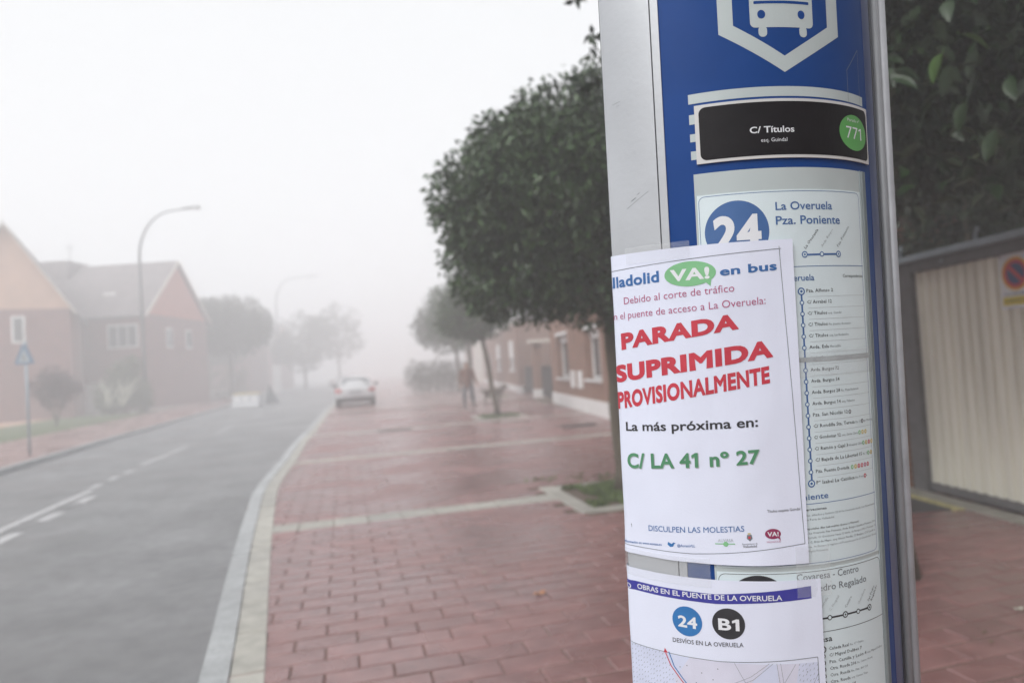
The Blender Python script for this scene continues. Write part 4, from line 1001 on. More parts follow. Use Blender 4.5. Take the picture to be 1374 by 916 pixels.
MB().box(3.6, 4.5, 1.7, 2.3, 8.55, 8.9).build('skylight', M['white'], hb)
MB().tube([(-.9, 5, 11.9), (-.9, 5, 13.6)], .03, 6).tube([(-1.3, 5, 13.3), (-.5, 5, 13.3)], .02, 6).tube([(-1.2, 5, 13.05), (-.6, 5, 13.05)], .02, 6).build('antenna', M['grey'], hb)
MB().box(3.0, 4.1, -.05, -.008, -.1, 2.1).build('door', M['white'], hb)
gable_house('gabled_house', 'faint reddish house in fog behind the broad dark tree', -46, -33, 82, 92, 7.0, 10.5, 'x', 'brickleft', 'redstucco', 7, [('front', 0, 2, 4.5, 6), ('front', 4, 5, 4.5, 6), ('front', -4, -2, 1, 2.5)])
gable_house('gabled_house', 'faintest far house in fog past the second street lamp', -52, -38, 108, 118, 7.0, 10.5, 'x', 'brickleft', 'redstucco', 7, [('front', 2, 4, 4.5, 6)])
lw = empty('low_wall', (-28.5, 63, 0), R(103), 'low pale wall by the second house across the road', 'wall'); MB().box(0, 14, 0, .25, -.1, .7).build('wall', M['concrete'], lw); MB().box(-.03, 14.03, -.04, .29, .7, .77).build('cap', M['white'], lw)
wp = empty('white_post', (-27.4, 79, 0), 0, 'white square post beneath the far trees past the broad dark tree', 'post'); MB().box(-.35, .35, -.35, .35, 0, 3.0).build('shaft', M['white'], wp); MB().box(-.42, .42, -.42, .42, 3.0, 3.12).build('cap', M['white'], wp)

# ------------------------------------------------------------------ foliage and trees
def leafcloud(name, centers, radii, n, size, m, parent=None, loc=(0, 0, 0), seed=0, shell_=.55, droop=.5, aspect=.42, kind='stuff', hole=.32, squash=1.0, extra=None):
    """thousands of folded leaves gathered in clumps over the crown"""
    r = np.random.default_rng(seed); c = np.array(centers, float); ra = np.array(radii, float)
    if ra.ndim == 1: ra = np.stack([ra, ra, ra], 1)
    wgt = ra[:, 0] ** 2; wgt = wgt / wgt.sum(); N = int(n)
    idx = r.choice(len(c), N, p=wgt); d = r.normal(size=(N, 3)); d /= np.linalg.norm(d, axis=1)[:, None]
    rad = 1 - (1 - shell_) * r.random(N) ** 1.6 * 1.0
    p = c[idx] + d * ra[idx] * rad[:, None]
    # clumps: pull towards twigs
    K = max(20, N // 14); tw = p[r.choice(N, K)]; tj = r.integers(0, K, N)
    near = tw[tj] + r.normal(size=(N, 3)) * size * .7
    use = r.random(N) < .6; p[use] = near[use]
    # gaps
    keep = np.array([noise.noise(Vector(q * (1.0 / max(.35, ra.mean() * .34)))) > -hole for q in p.tolist() for q in [np.array(q)]])
    p = p[keep]
    dm = np.min([(((p - c[k]) / ra[k]) ** 2).sum(1) for k in range(len(c))], axis=0); p = p[dm < 1.25]; N = len(p)
    if extra is not None: p = np.concatenate([p, extra]); N = len(p)
    od = p - c.mean(0); od /= np.linalg.norm(od, axis=1)[:, None] + 1e-6
    ax = r.normal(size=(N, 3)) * .8 + od * .7; ax[:, 2] -= droop; ax /= np.linalg.norm(ax, axis=1)[:, None]
    sd = np.cross(ax, r.normal(size=(N, 3))); sd /= np.linalg.norm(sd, axis=1)[:, None] + 1e-6; nm = np.cross(ax, sd)
    L = size * r.uniform(.7, 1.25, N)[:, None]; W = L * aspect * .5
    v0 = p; v1 = p + ax * L * .42 + sd * W + nm * W * .35; v2 = p + ax * L; v3 = p + ax * L * .42 - sd * W + nm * W * .35; v4 = p + ax * L * .5 - nm * 0
    V = np.stack([v0, v1, v2, v3, v4], 1).reshape(-1, 3); b = np.arange(N)[:, None] * 5
    F = np.concatenate([b + np.array([[0, 1, 4]]), b + np.array([[1, 2, 4]]), b + np.array([[2, 3, 4]]), b + np.array([[3, 0, 4]])], 0)
    me = bpy.data.meshes.new(name); me.vertices.add(len(V)); me.vertices.foreach_set('co', V.ravel())
    me.loops.add(F.size); me.loops.foreach_set('vertex_index', F.ravel().astype(np.int32)); me.polygons.add(len(F))
    me.polygons.foreach_set('loop_start', np.arange(0, F.size, 3, dtype=np.int32)); me.update(calc_edges=True); me.materials.append(m)
    at_ = me.attributes.new('tone', 'FLOAT', 'POINT'); at_.data.foreach_set('value', np.repeat(r.random(N), 5).astype(np.float32))
    o = link(name, me, parent); 
    if parent is None: o.location = loc
    return prop(o, kind=kind) if kind else o
for k in ('laurel', 'leafmat', 'leaffar', 'purple', 'olive'): per_object(M[k], .55, 1.5)
def limbs(parent, mb, base, top, r0, ends, seed, lean=(0, 0)):
    rr = random.Random(seed); n = 7; pts = []; rad = []
    for i in range(n):
        t = i / (n - 1); pts.append((base[0] + (top[0] - base[0]) * t + rr.uniform(-.02, .02) * (i > 0), base[1] + (top[1] - base[1]) * t + rr.uniform(-.02, .02), base[2] + (top[2] - base[2]) * t)); rad.append(r0 * (1.25 if i == 0 else 1 - .3 * t))
    mb.tube(pts, rad, 12); tr = mb.build('trunk', M['bark'], parent, smooth=True)
    for e in ends:
        m_ = [tuple(top[j] + (e[j] - top[j]) * t + rr.uniform(-.08, .08) * (0 < t < 1) for j in range(3)) for t in (0, .35, .7, 1)]
        MB().tube(m_, [r0 * .6, r0 * .42, r0 * .26, r0 * .08], 8).build('branch', M['bark'], tr, smooth=True)
def round_tree(name, label, loc, cz, rx, rz_, trunk_r, n, size, seed, cat='tree', group='round street trees along the right pavement', lean=(0, 0), m='leafmat', split=2.0, offc=(0, 0), lumps=9, hole=.32):
    t = empty(name, (*loc, 0), 0, label, cat, group); rr = random.Random(seed)
    C = [(offc[0], offc[1], cz)]; Rd = [(rx * .86, rx * .86, rz_ * .86)]
    for k in range(lumps):
        a = 2 * math.pi * k / lumps + rr.uniform(-.3, .3); e = rr.uniform(-.55, .65); q = rr.uniform(.30, .42)
        C.append((offc[0] + math.cos(a) * math.cos(e) * rx * .66, offc[1] + math.sin(a) * math.cos(e) * rx * .66, cz + math.sin(e) * rz_ * .72)); Rd.append((rx * q, rx * q, rz_ * q))
    if name == 'round_tree' and n == 90000: C.append((-1.05, -.1, 2.72)); Rd.append((.85, .85, .72))
    top = (lean[0], lean[1], split); mb = MB()
    ends = [(c[0] * .8 + offc[0] * .2, c[1] * .8 + offc[1] * .2, c[2]) for c in C]
    limbs(t, mb, (0, 0, -.05), top, trunk_r, ends, seed)
    leafcloud('crown', C, Rd, n, size, M[m], t, seed=seed, hole=hole); return t
t1 = round_tree('round_tree', 'dense round clipped tree nearest the bus stop, trunk beside its left edge', (1.19, 7.89), 3.33, 1.92, 1.62, .115, 90000, .092, 11, lean=(-.03, 0), split=2.0, offc=(-.04, 0), lumps=16, hole=.62)
t2 = round_tree('round_tree', 'smaller round tree on a thin leaning trunk by the walking dog', (-.56, 20.75), 3.25, 1.25, 1.05, .085, 9000, .13, 12, lean=(-.32, 0), split=2.3, offc=(-.55, 0), m='leafmat')
t3 = round_tree('round_tree', 'foggy round tree behind the walking person', (-2.1, 33.2), 4.1, 1.75, 2.0, .12, 9000, .17, 13, split=2.6, offc=(-.35, 0), m='leafmat')
t4 = round_tree('round_tree', 'farthest palest round tree of the right hand row above the hedge', (-3.5, 43), 4.5, 2.1, 2.5, .13, 7000, .22, 14, split=2.6, offc=(-.6, 0), m='leaffar')
# the large tree over the bus stop: nearest leaves are single objects
nt_ = empty('laurel_tree', (2.45, 4.55, 0), 0, 'dark large leaved tree overhanging the bus stop and the garage gate', 'tree')
mb = MB(); limbs(nt_, mb, (0, 0, -.05), (-.05, 0, 2.1), .10, [(-1.1, .1, 3.4), (.5, .3, 3.6), (-.2, 1.1, 3.5), (.2, .2, 4.2), (.6, .9, 3.6), (-1.6, 0, 3.7)], 31)
Cn = [(0, 0, 3.75), (-.95, -.1, 3.35), (.95, -.55, 3.2), (.5, -1.0, 3.1), (-.1, .9, 3.7), (.9, .75, 3.5), (0, -.3, 4.6), (-.7, .6, 4.3), (1.5, .1, 3.3), (.0, -.9, 3.6), (-1.86, -.15, 3.92), (-1.80, -.15, 3.62), (-1.84, -.12, 3.36)]
Rn = [(1.35, 1.35, 1.25), (.62, .7, .75), (.85, .8, .95), (.85, .7, .85), (.9, .9, .95), (.85, .85, .9), (.95, .9, .85), (.8, .8, .8), (.7, .9, .9), (.85, .7, .9), (.07, .07, .08), (.05, .05, .06), (.08, .07, .09)]
leafcloud('crown', Cn, Rn, 42000, .10, M['laurel'], nt_, seed=33, hole=.75, shell_=.3)
def big_leaf(name, m):
    mb = MB(); V = [(0, 0, 0)]; rows = [(.0, .0), (.16, .32), (.36, .47), (.58, .44), (.80, .26), (1.0, 0)]
    V = []; F = []
    for i, (t, w_) in enumerate(rows):
        z = -.18 * t * t; V += [(-w_ * .45, t, z + w_ * .22), (0, t, z), (w_ * .45, t, z + w_ * .22)]
    for i in range(len(rows) - 1):
        for k in range(2): a = i * 3 + k; F.append((a, a + 1, a + 4, a + 3))
    mb.add(V, F).tube([(0, -.12, .03), (0, 0, 0)], .012, 5); return mb.mesh(name, m, True)
LM = big_leaf('leaf', M['leafnear']); LN = big_leaf('leaf', M['leafnew'])
rr = random.Random(77)
for i in range(150):
    # near faces of the crown, seen right of the column and a few left of it
    lump = rr.choice([2, 2, 3, 3, 9, 6, 1] if i > 40 else [1, 1, 9]); c = Cn[lump]; q = Rn[lump]
    a = rr.uniform(-2.9, -.2); e = rr.uniform(-.9, .8); k = rr.uniform(.95, 1.12)
    p = (c[0] + q[0] * math.cos(a) * math.cos(e) * k, c[1] + q[1] * math.sin(a) * math.cos(e) * k, c[2] + q[2] * math.sin(e) * k)
    o = link('leaf', LN if rr.random() < .02 else LM, nt_); o.location = p; s_ = rr.uniform(.10, .155); o.scale = (s_, s_, s_)
    o.rotation_euler = (rr.uniform(-1.3, .1), rr.uniform(-.6, .6), rr.uniform(0, 6.28))
for x, y, z, t_, a_ in ((2.15, 3.1, 2.93, -.5, -1.9), (2.05, 3.08, 2.84, -1.2, .3), (2.10, 3.12, 2.80, -1.0, -.6), (2.30, 3.15, 2.95, -.4, -1.2), (2.12, 3.05, 2.60, -1.3, .1), (2.0, 3.1, 2.62, -.9, 1.2), (2.36, 3.1, 2.72, -1.1, 2.0), (2.2, 3.0, 2.45, -1.2, -.4)):
    o = link('leaf', LN if x in (2.15, 2.05) else LM, nt_); o.location = (x - 2.45, y - 4.55, z); o.scale = (.145,) * 3; o.rotation_euler = (t_, .3, a_)
for i in range(135):
    o = link('leaf', LN if rr.random() < .02 else LM, nt_); u = rr.random(); x, z = rr.uniform(1.68, 3.0), rr.uniform(2.22, 3.35)
    o.location = (x - 2.45, 2.95 + .5 * u + abs(z - 2.85) * .35 - 4.55, z); s_ = rr.uniform(.09, .14); o.scale = (s_, s_, s_); o.rotation_euler = (rr.uniform(-1.2, .2), rr.uniform(-.7, .7), rr.uniform(0, 6.28))
for i in range(16):
    p = (rr.uniform(.5, 1.3), rr.uniform(-1.75, -1.3), rr.uniform(2.6, 3.8)); o = MB().ball((0, 0, 0), (.016, .014, .02), 6, 4).ball((.02, .01, .008), .012, 6, 4).build('blossom', M['berry'], nt_); o.location = p
round_tree('round_tree', 'round tree of the same row standing behind the photographer', (2.9, -4.9), 3.7, 1.95, 1.6, .115, 16000, .15, 15, split=2.2, lumps=12, hole=.6)
hx_ = empty('terraced_house', (5.6, -23, 0), R(95), 'two storey brick house of the row behind the photographer', 'house')
MB().box(0, 21.5, -8, 0, -.1, 6).build('wall', M['brick'], hx_); MB().xprism([(.3, 6.01), (-4, 7.8), (-8.3, 6.01)], -.2, 21.7).build('roof', M['slate'], hx_)
for k in range(4):
    for z in (1, 3.7): f = MB().box(2 + k * 5.2, 3.9 + k * 5.2, .001, .05, z, z + 1.5).build('window', M['white'], hx_); MB().box(2.1 + k * 5.2, 3.8 + k * 5.2, .051, .06, z + .1, z + 1.4).build('pane', M['glass'], f)
gable_house('gabled_house', 'wine brick house across the road behind the photographer', -22, -10, -26, -16, 7, 11, 'x', 'brickleft', 'redstucco', 7, [])
# foliage behind the gate
def hedge(name, label, loc, rzz, lx, ly, z0, z1, n, size, m, seed, cat='hedge', hole=.8, group=None, sp=.9):
    h = empty(name, (*loc, 0), rzz, label, cat, group); r = np.random.default_rng(seed)
    nx = max(2, int(lx / (ly * sp))); C = [((i + .5) / nx * lx + r.uniform(-.1, .1), 0, z) for i in range(nx) for z in np.arange(z0 + ly * .5, z1 - ly * .3, ly * .85 * sp / .9)]
    leafcloud('foliage', C, [(ly * .62, ly * .55, ly * .6)] * len(C), n, size, M[m], h, seed=seed, hole=hole, shell_=.4)
    mb = MB()
    for i in range(nx): x = (i + .5) / nx * lx; mb.tube([(x, 0, -.05), (x, 0, z1 * .7)], [.05, .02], 6)
    mb.build('stems', M['bark'], h, kind='stuff'); return h
hedge('tall_hedge', 'tall dark evergreen hedge rising behind the garage gate', (5.02, 8.0), R(-84.5), 8.5, 1.15, .2, 5.4, 40000, .12, 'laurel', 41)
hedge('tall_hedge', 'dark evergreen hedge against the side of the brick house, above the garage gate', (4.35, 7.78), R(2), 5, .55, .2, 5.3, 22000, .12, 'laurel', 46)
hedge('clipped_hedge', 'pale green clipped hedge closing the end of the right pavement', (-6.9, 45.5), R(12), 3.4, 1.2, 0, 2.0, 9000, .12, 'leaffar', 42, sp=.4)
hedge('clipped_hedge', 'greenish hedge beside the far end of the second house', (-31.5, 68), R(20), 4.5, 1.6, 0, 2.7, 4000, .18, 'olive', 43)
# trees and bushes across the road
def wild_tree(name, label, loc, cz, rx, rz_, tr, n, size, seed, m='leaffar', group='foggy trees across the road', split=None, lumps=10, hole=.25):
    return round_tree(name, label, loc, cz, rx, rz_, tr, n, size, seed, group=group, m=m, split=split or cz - rz_ * .75, lumps=lumps, hole=hole)
wild_tree('broad_tree', 'broad dark tree fading in fog just past the red gabled house', (-26.8, 65), 6.9, 4.3, 3.3, .25, 22000, .32, 51)
wild_tree('broad_tree', 'dim tree behind the red gabled house, left part of the broad crown', (-33, 74), 6.3, 4.0, 4.0, .25, 12000, .36, 52)
wild_tree('broad_tree', 'very pale tree right behind the second street lamp', (-29.0, 95), 6.4, 4.6, 4.8, .25, 10000, .42, 53)
wild_tree('broad_tree', 'very pale tree above the distant parked car', (-26.5, 104), 7.8, 4.4, 5.2, .25, 3600, .5, 54, hole=.1)
def bush(name, label, loc, C, Rd, n, size, m, seed):
    b = empty(name, (*loc, 0), 0, label, 'bush'); mb = MB(); rr = random.Random(seed)
    for c in C: mb.tube([(rr.uniform(-.15, .15), rr.uniform(-.1, .1), -.05), (c[0] * .5, c[1] * .5, c[2] * .5), c], [.05, .035, .012], 6)
    mb.build('stems', M['bark'], b, kind='stuff'); leafcloud('foliage', C, Rd, n, size, M[m], b, seed=seed, hole=.3, shell_=.3); return b
bush('purple_bush', 'small purple leaved tree on the lawn in front of the orange gabled house', (-22.2, 33), [(0, 0, 1.6), (-.6, 0, 1.9), (.6, 0, 1.8), (0, 0, 2.3)], [.8, .6, .6, .6], 5000, .13, 'purple', 61)
b2 = bush('large_bush', 'large grey green bush with pale plumes at the foot of the second house', (-24.3, 42.4), [(-.7, 0, 1.2), (.7, 0, 1.5), (0, 0, 2.4), (.6, 0, 3.0), (-.9, 0, .7), (1.1, 0, .8)], [1.0, 1.0, .9, .6, .7, .7], 11000, .16, 'olive', 62)
rr = random.Random(5)
for k in range(16):
    a = rr.uniform(-.4, .9); x = rr.uniform(-.6, .7); L = rr.uniform(1.0, 1.9)
    MB().tube([(x, -1.0, .5), (x + a * .5 * L, -1.15, .5 + L * .6), (x + a * L, -1.2, .5 + L)], [.02, .05, .015], 6).build('plume', M['pampas'], b2)

# ------------------------------------------------------------------ street lamps and signs
def street_lamp(label, loc, h, reach, rzz):
    l = empty('street_lamp', loc, rzz, label, 'street lamp', 'tall curved street lamps across the road')
    o = MB().tube([(0, 0, 0), (0, 0, .25), (0, 0, 1.4)], [.16, .16, .145], 14).build('base', M['lamp'], l, smooth=True); MB().box(.06, .166, -.06, .06, .5, .9).build('hatch', M['grey'], l)
    pts = [(0, 0, 1.4), (0, 0, h - 3.2)]; rad = [.12, .085]; Rr = 2.2
    for k in range(1, 9): a = R(k * 10.2); pts.append((Rr - Rr * math.cos(a), 0, h - 3.2 + 2.9 * math.sin(a))); rad.append(.085 - .004 * k)
    x, y, z = pts[-1]; pts.append((reach - .5, 0, z + .12)); rad.append(.045)
    MB().tube(pts, rad, 12).build('pole', M['lamp'], l, smooth=True)
    hd = MB().add([(reach - .9, -.10, z + .07), (reach + .25, -.16, z + .10), (reach + .25, .16, z + .10), (reach - .9, .10, z + .07), (reach - .9, -.07, z + .20), (reach + .1, -.10, z + .26), (reach + .1, .10, z + .26), (reach - .9, .07, z + .20)],
                  [(0, 3, 2, 1), (4, 5, 6, 7), (0, 1, 5, 4), (1, 2, 6, 5), (2, 3, 7, 6), (3, 0, 4, 7)]).build('lamp_head', M['lamp'], l); bev(hd, .03, 2)
    MB().box(reach - .35, reach + .18, -.10, .10, z + .03, z + .085).build('lens', M['plastwhite'], hd); return l
street_lamp('tall grey curved street lamp in front of the second house', (-23.05, 42.7, -.02), 12.9, 3.7, R(3))
street_lamp('second curved street lamp, paler in the fog beyond the broad tree', (-27.4, 80, -.02), 13.6, 4.7, R(3))
ts = empty('crossing_sign', (-12.7, 17.81, 0), R(-8), 'foggy blue pedestrian crossing sign on a thin grey pole beside the left road', 'road sign')
MB().tube([(0, 0, -.05), (0, 0, 2.95)], .032, 12).build('pole', M['gaterail'], ts, smooth=True)
bd = MB().yprism([(-.27, 2.36), (.27, 2.36), (.27, 2.42), (.06, 2.86), (-.06, 2.86), (-.27, 2.42)], -.055, -.035).build('board', M['signblue'], ts)
MB().yprism([(-.17, 2.42), (.17, 2.42), (0, 2.76)], -.0600, -.0555).build('triangle', M['ink_lg'], bd)
MB().yprism([(-.03, 2.46), (.03, 2.46), (.02, 2.62), (-.02, 2.62)], -.0635, -.0605).build('figure', M['grey'], bd)
MB().box(-.04, .04, -.033, .04, 2.5, 2.56).build('clamp', M['grey'], ts)

# roadworks barrier and its sign on the far side of the road
br_ = empty('road_barrier', (-17.0, 43.3, ZR), R(-12), 'white plastic roadworks barrier with yellow top lying across the left lane', 'barrier')
o = MB().xprism([(-.25, 0), (.25, 0), (.25, .15), (.12, .35), (.09, .82), (-.09, .82), (-.12, .35), (-.25, .15)], -.98, .98).build('body', M['barrierwhite'], br_); bev(o, .02, 2)
o = MB().box(-.95, .95, -.075, .075, .82, .93).build('top', M['yellow'], br_); bev(o, .02, 1)
for x in (-.6, 0, .6): MB().box(x - .12, x + .12, -.14, -.10, .42, .66).build('panel', M['white'], br_)
rs = empty('works_sign', (-15.5, 43.6, ZR), R(-20), 'dark triangular roadworks sign seen from behind beside the white barrier', 'road sign')
MB().yprism([(-.55, .12), (.55, .12), (-.15, 1.35)], -.02, .0).build('board', M['signback'], rs)
for x in (-.3, .3): MB().tube([(x, 0, .22), (x * 1.1, .45, 0)], .018, 6).build('leg', M['grey'], rs); MB().tube([(x, -.03, .5), (x, -.03, 0)], .018, 6).build('leg', M['grey'], rs)

# ------------------------------------------------------------------ cars
def loft(sections, name, m, parent, sub=2):
    bm = bmesh.new(); rings = [[bm.verts.new(p) for p in s] for s in sections]; n = len(sections[0])
    for a, b in zip(rings, rings[1:]):
        for i in range(n): bm.faces.new((a[i], a[(i + 1) % n], b[(i + 1) % n], b[i]))
    bm.faces.new(rings[0][::-1]); bm.faces.new(rings[-1]); bmesh.ops.recalc_face_normals(bm, faces=bm.faces)
    me = bpy.data.meshes.new(name); bm.to_mesh(me); bm.free(); me.materials.append(m)
    for p in me.polygons: p.use_smooth = True
    o = link(name, me, parent); sf = o.modifiers.new('s', 'SUBSURF'); sf.levels = sf.render_levels = sub; return o
def make_car():
    c = empty('parked_car', (0, 0, 0), 0, 'white saloon car parked by the right kerb, seen from behind', 'car', 'white cars parked in the fog')
    # y runs forward, rear bumper at y = 0
    def sec(y, hw, zb, zs, zt, tuck=.88):
        return [(-hw * .9, y, zb), (-hw, y, zb + .10), (-hw, y, zs), (-hw * tuck, y, zt), (hw * tuck, y, zt), (hw, y, zs), (hw, y, zb + .10), (hw * .9, y, zb)]
    S = [sec(.0, .80, .34, .62, .78, .9), sec(.06, .87, .30, .66, .96, .88), (sec(.35, .91, .26, .74, 1.03, .86)), sec(.85, .92, .24, .78, 1.03, .86), sec(1.3, .925, .22, .80, .98, .9), sec(2.3, .93, .20, .80, .96, .9), sec(3.2, .92, .20, .78, .94, .9), sec(3.9, .90, .22, .74, .88, .86), sec(4.35, .84, .26, .66, .78, .86), sec(4.5, .72, .32, .55, .66, .86)]
    loft(S, 'body', M['carwhite'], c)
    G = [[(-.68, .55, .96), (-.70, .6, 1.0), (.70, .6, 1.0), (.68, .55, .96)]]
    def cab(y, hb, ht, z0, z1): return [(-hb, y, z0), (-(hb + ht) / 2 - .02, y, (z0 + z1) / 2), (-ht, y, z1), (ht, y, z1), ((hb + ht) / 2 + .02, y, (z0 + z1) / 2), (hb, y, z0)]
    loft([cab(.50, .74, .70, .90, 1.0), cab(.95, .78, .64, .92, 1.30), cab(1.35, .80, .62, .92, 1.43), cab(2.1, .81, .62, .92, 1.46), cab(2.7, .80, .60, .92, 1.38), cab(3.35, .74, .66, .90, .98)], 'cabin', M['carwhite'], c)
    MB().add([(-.60, .615, 1.045), (.60, .615, 1.045), (.52, 1.035, 1.335), (-.52, 1.035, 1.335)], [(0, 1, 2, 3)]).add([(-.60, .635, 1.03), (.60, .635, 1.03), (.52, 1.055, 1.32), (-.52, 1.055, 1.32)], [(3, 2, 1, 0)]).build('rear_window', M['carglass'], c)
    MB().add([(-.60, 3.2, 1.03), (.60, 3.2, 1.03), (.54, 2.72, 1.39), (-.54, 2.72, 1.39)], [(0, 1, 2, 3)]).build('windscreen', M['carglass'], c)
    for s in (-1, 1):
        q = [(s * .805, 1.05, 1.0), (s * .825, 2.0, 1.0), (s * .82, 3.0, 1.0), (s * .70, 2.65, 1.33), (s * .685, 1.9, 1.39), (s * .70, 1.3, 1.32)]
        MB().add(q, [tuple(range(6))[::s]]).build('side_window', M['carglass'], c)
        tl = MB().add([(s * .90, .10, .70), (s * .62, .005, .70), (s * .60, .03, .86), (s * .885, .14, .88), (s * .915, .36, .74), (s * .90, .36, .86)], [(0, 1, 2, 3), (0, 3, 5, 4)]).build('tail_light', M['redlight'], c)
        tl.scale = (1.012, 1, 1); tl.location = (0, -.02, 0)
        mr = MB().ball((s * 1.02, 2.75, 1.0), (.10, .06, .08), 10, 6).tube([(s * .88, 2.78, .96), (s * 1.0, 2.76, .97)], .02, 6).build('mirror', M['plastic'], c, smooth=True)
        for y in (.82, 3.5):
            ty = empty('wheel', (s * .80, y, .31)); ty.parent = c
            MB().tube([(s * -.10, 0, 0), (s * -.08, 0, 0), (s * .09, 0, 0), (s * .11, 0, 0)], [.29, .31, .31, .29], 24).build('tyre', M['tyre'], ty)
            MB().tube([(s * .112, 0, 0), (s * .118, 0, 0)], [.19, .17], 16).build('rim', M['rim'], ty)
    bp = MB().add([(-.86, .06, .24), (.86, .06, .24), (.88, .0, .46), (-.88, .0, .46), (-.86, .3, .22), (.86, .3, .22), (.90, .3, .46), (-.90, .3, .46)], [(0, 1, 2, 3), (4, 7, 6, 5), (0, 4, 5, 1), (3, 2, 6, 7), (1, 5, 6, 2), (0, 3, 7, 4)]).build('bumper', M['plastic'], c)
    bev(bp, .02, 2); bp.location = (0, -.035, 0)
    pt = MB().box(-.26, .26, -.035, -.015, .60, .71).build('number_plate', M['ink_lg'], c); MB().box(-.30, .30, -.03, -.012, .715, .745).build('trim', M['plastic'], c)
    MB().tube([(-.5, .12, .24), (-.5, .0, .22)], .03, 8).build('exhaust', M['rim'], c)
    return c
car = make_car(); car.location = (-7.62, 32.6, -.02); car.rotation_euler = (0, 0, R(12.5)); car.scale = (1.03,) * 3
snapshot_kids()
car2 = copy_tree(car); car2.location = (-23.2, 86, -.05); car2.rotation_euler = (0, 0, R(-62)); car2['label'] = 'blurred white car far off on the left, side on in thick fog'

# ------------------------------------------------------------------ person and dog
def body(name, capsules, balls, m, parent, voxel=.012, smooth=6):
    mb = MB()
    for pts, rad in capsules:
        mb.tube(pts, rad, 14)
        for p, q in zip(pts, rad): mb.ball(p, q * .995, 12, 8)
    for c, q in balls: mb.ball(c, q, 16, 12)
    o = mb.build(name, m, parent); rm = o.modifiers.new('r', 'REMESH'); rm.mode = 'VOXEL'; rm.voxel_size = voxel; rm.use_smooth_shade = True
    sm = o.modifiers.new('s', 'SMOOTH'); sm.iterations = smooth; sm.factor = .5
    dg = bpy.context.evaluated_depsgraph_get(); me = bpy.data.meshes.new_from_object(o.evaluated_get(dg)); me.materials.clear(); me.materials.append(m)
    for p in me.polygons: p.use_smooth = True
    o.modifiers.clear(); o.data = me; return o
pe = empty('person', (-1.80, 26.0, 0), 0, 'person in a brown jacket and grey jeans walking a dog on a leash', 'person')
# faces the viewer (-y); x to the right of the picture
def hand(sx, wrist, dirv, capsl):
    w_ = Vector(wrist); d = Vector(dirv).normalized(); sdv = Vector((0, -1, 0)).cross(d).normalized(); fw = d.cross(sdv).normalized()
    capsl.append(([tuple(w_), tuple(w_ + d * .05), tuple(w_ + d * .085)], [.024, .034, .032]))
    for k, L in zip(range(4), (.068, .078, .072, .056)):
        b = w_ + d * .085 + fw * (.027 - .018 * k); capsl.append(([tuple(b), tuple(b + d * L * .5 + sdv * .006), tuple(b + d * L * .85 + sdv * .024)], [.0095, .009, .0075]))
    t = w_ + d * .03 + fw * .03; capsl.append(([tuple(t), tuple(t + d * .035 + fw * .018), tuple(t + d * .065 + fw * .020)], [.012, .0105, .009]))
caps = []
hipL, kneeL, ankL = (-.10, 0, .90), (-.13, -.05, .49), (-.14, .03, .09)
hipR, kneeR, ankR = (.10, 0, .90), (.17, -.14, .50), (.21, -.10, .10)
for h_, k_, a_ in ((hipL, kneeL, ankL), (hipR, kneeR, ankR)): caps.append(([h_, k_, ((k_[0] + a_[0]) / 2, (k_[1] + a_[1]) / 2 + .03, (k_[2] + a_[2]) / 2 + .05), a_], [.085, .058, .055, .038])); caps.append(([a_, (a_[0], a_[1] - .12, .045)], [.04, .035]))
caps.append(([(0, 0, .92), (0, .01, 1.15), (0, 0, 1.36)], [.125, .12, .13])); caps.append(([(0, 0, 1.36), (0, -.01, 1.50)], [.065, .052]))
caps.append(([(-.16, 0, 1.40), (.16, 0, 1.40)], [.065, .065]))
elL, wrL = (-.265, .06, 1.13), (-.25, -.06, .88); elR, wrR = (.27, .03, 1.14), (.36, -.12, .92)
for s_, e_, w_ in (((-.19, 0, 1.40), elL, wrL), ((.19, 0, 1.40), elR, wrR)): caps.append(([s_, e_, w_], [.052, .042, .028]))
hand(-1, wrL, (0.02, -.25, -1), caps); hand(1, wrR, (.45, -.3, -.7), caps)
bo = body('body', caps, [((0, 0, 1.60), (.077, .095, .115)), ((0, -.045, 1.545), (.05, .055, .05)), ((0, -.105, 1.585), (.013, .018, .02)), ((-.078, 0, 1.595), (.01, .02, .03)), ((.078, 0, 1.595), (.01, .02, .03))], M['skin'], pe, voxel=.009, smooth=3)
for s in (-1, 1): MB().ball((s * .03, -.089, 1.612), (.012, .008, .007), 8, 6).build('eye', M['hair'], pe)
MB().ball((0, -.094, 1.548), (.022, .006, .005), 8, 6).build('mouth', M['ink_wine'], pe)
body('hair', [], [((0, .018, 1.635), (.085, .095, .095)), ((0, .05, 1.58), (.078, .06, .085))], M['hair'], pe, voxel=.009, smooth=2)
body('jacket', [([(0, 0, .84), (0, .01, 1.0), (0, .01, 1.2), (0, 0, 1.38)], [.165, .16, .165, .15]), ([(-.18, 0, 1.39), (.18, 0, 1.39)], [.085, .085]), ([(-.20, 0, 1.39), elL, (wrL[0], wrL[1] + .02, wrL[2] + .03)], [.078, .066, .05]),
     ([(.20, 0, 1.39), elR, (wrR[0] - .01, wrR[1] + .02, wrR[2] + .03)], [.078, .066, .05]), ([(0, .01, 1.42), (0, .01, 1.49)], [.09, .078])], [((0, 0, 1.0), (.19, .15, .2)), ((0, 0, 1.22), (.205, .155, .2))], M['jacket'], pe, voxel=.014, smooth=4)
body('trousers', [([(-.09, 0, .90), (-.125, -.05, .49), (-.135, 0, .28), (-.14, .03, .13)], [.105, .078, .07, .062]), ([(.09, 0, .90), (.165, -.14, .50), (.19, -.09, .28), (.21, -.10, .13)], [.105, .078, .07, .062]), ([(-.07, 0, .90), (.07, 0, .90)], [.12, .12])], [], M['jeans'], pe, voxel=.014, smooth=3)
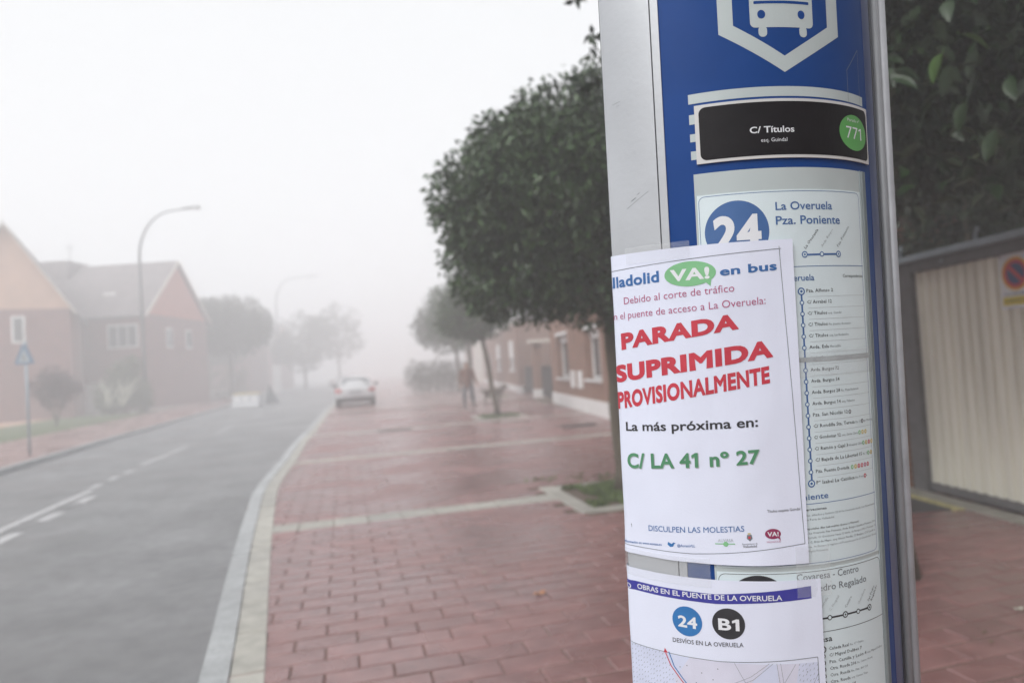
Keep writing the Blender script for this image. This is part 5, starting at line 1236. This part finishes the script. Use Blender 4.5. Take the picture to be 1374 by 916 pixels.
for a_ in (ankL, ankR): body('shoe', [([(a_[0], a_[1] + .02, .06), (a_[0], a_[1] - .08, .052), (a_[0] + .01, a_[1] - .17, .042)], [.052, .05, .038])], [], M['shoe'], pe, voxel=.01, smooth=3)
dg_ = empty('dog', (-.88, 28.2, 0), R(-12), 'dark shaggy dog standing behind the thin leaning tree trunk', 'dog')
dc = [([(-.38, 0, .46), (-.15, 0, .46), (.12, 0, .46), (.28, 0, .48)], [.115, .125, .15, .13]), ([(.28, 0, .50), (.42, 0, .62)], [.09, .075]), ([(.42, 0, .65), (.52, 0, .64), (.60, 0, .60)], [.085, .06, .036]),
      ([(-.45, 0, .50), (-.58, 0, .54), (-.66, 0, .48)], [.035, .03, .015])]
for s in (-.08, .08):
    dc.append(([(.24, s, .42), (.22, s, .22), (.24, s, .04)], [.06, .032, .026])); dc.append(([(.24, s, .035), (.29, s, .03)], [.03, .026]))
    dc.append(([(-.36, s, .42), (-.28, s, .28), (-.42, s, .15), (-.39, s, .04)], [.085, .045, .026, .024])); dc.append(([(-.39, s, .035), (-.34, s, .03)], [.028, .025]))
body('body', dc, [], M['fur'], dg_, voxel=.012, smooth=3)
for s in (-1, 1): MB().add([(.40, s * .05, .70), (.44, s * .085, .68), (.43, s * .095, .60), (.39, s * .08, .63)], [(0, 1, 2, 3)]).build('ear', M['fur'], dg_); MB().ball((.50, s * .045, .675), .010, 6, 5).build('eye', M['hair'], dg_)
MB().ball((.632, 0, .605), (.014, .018, .013), 8, 6).build('nose', M['hair'], dg_)
MB().tube([(.30, 0, .42), (.33, .08, .55), (.36, 0, .66), (.33, -.08, .55), (.30, 0, .42)], .012, 6).build('collar', M['leather'], dg_)
L0 = Vector((-1.80 + .41, 25.85, .86)); L1 = Vector((-.88 + .33, 28.13, .56)); pts = [L0.lerp(L1, t) - Vector((0, 0, .22 * math.sin(math.pi * t))) for t in [i / 12 for i in range(13)]]
MB().tube([tuple(p - L0) for p in pts], .008, 6).build('dog_leash', M['leather'], None, label='thin dark leash running from the hand of the walker to the dog', cat='leash').location = L0

# ------------------------------------------------------------------ fog
hz = MB().box(-430, 430, -70, 710, -1.99, 17.5).build('haze', None, None, kind='stuff') if False else None
hm = bpy.data.materials.new('fog'); hm.use_nodes = True; hm.node_tree.nodes.clear()
ho = hm.node_tree.nodes.new('ShaderNodeOutputMaterial'); hv = hm.node_tree.nodes.new('ShaderNodeVolumePrincipled')
hv.inputs['Color'].default_value = (.97, .975, 1, 1); hv.inputs['Density'].default_value = .0142; hv.inputs['Anisotropy'].default_value = .0
hm.node_tree.links.new(hv.outputs[0], ho.inputs['Volume'])
MB().box(-430, 430, -70, 710, -1.99, 17.5).build('haze', hm, None, kind='stuff')
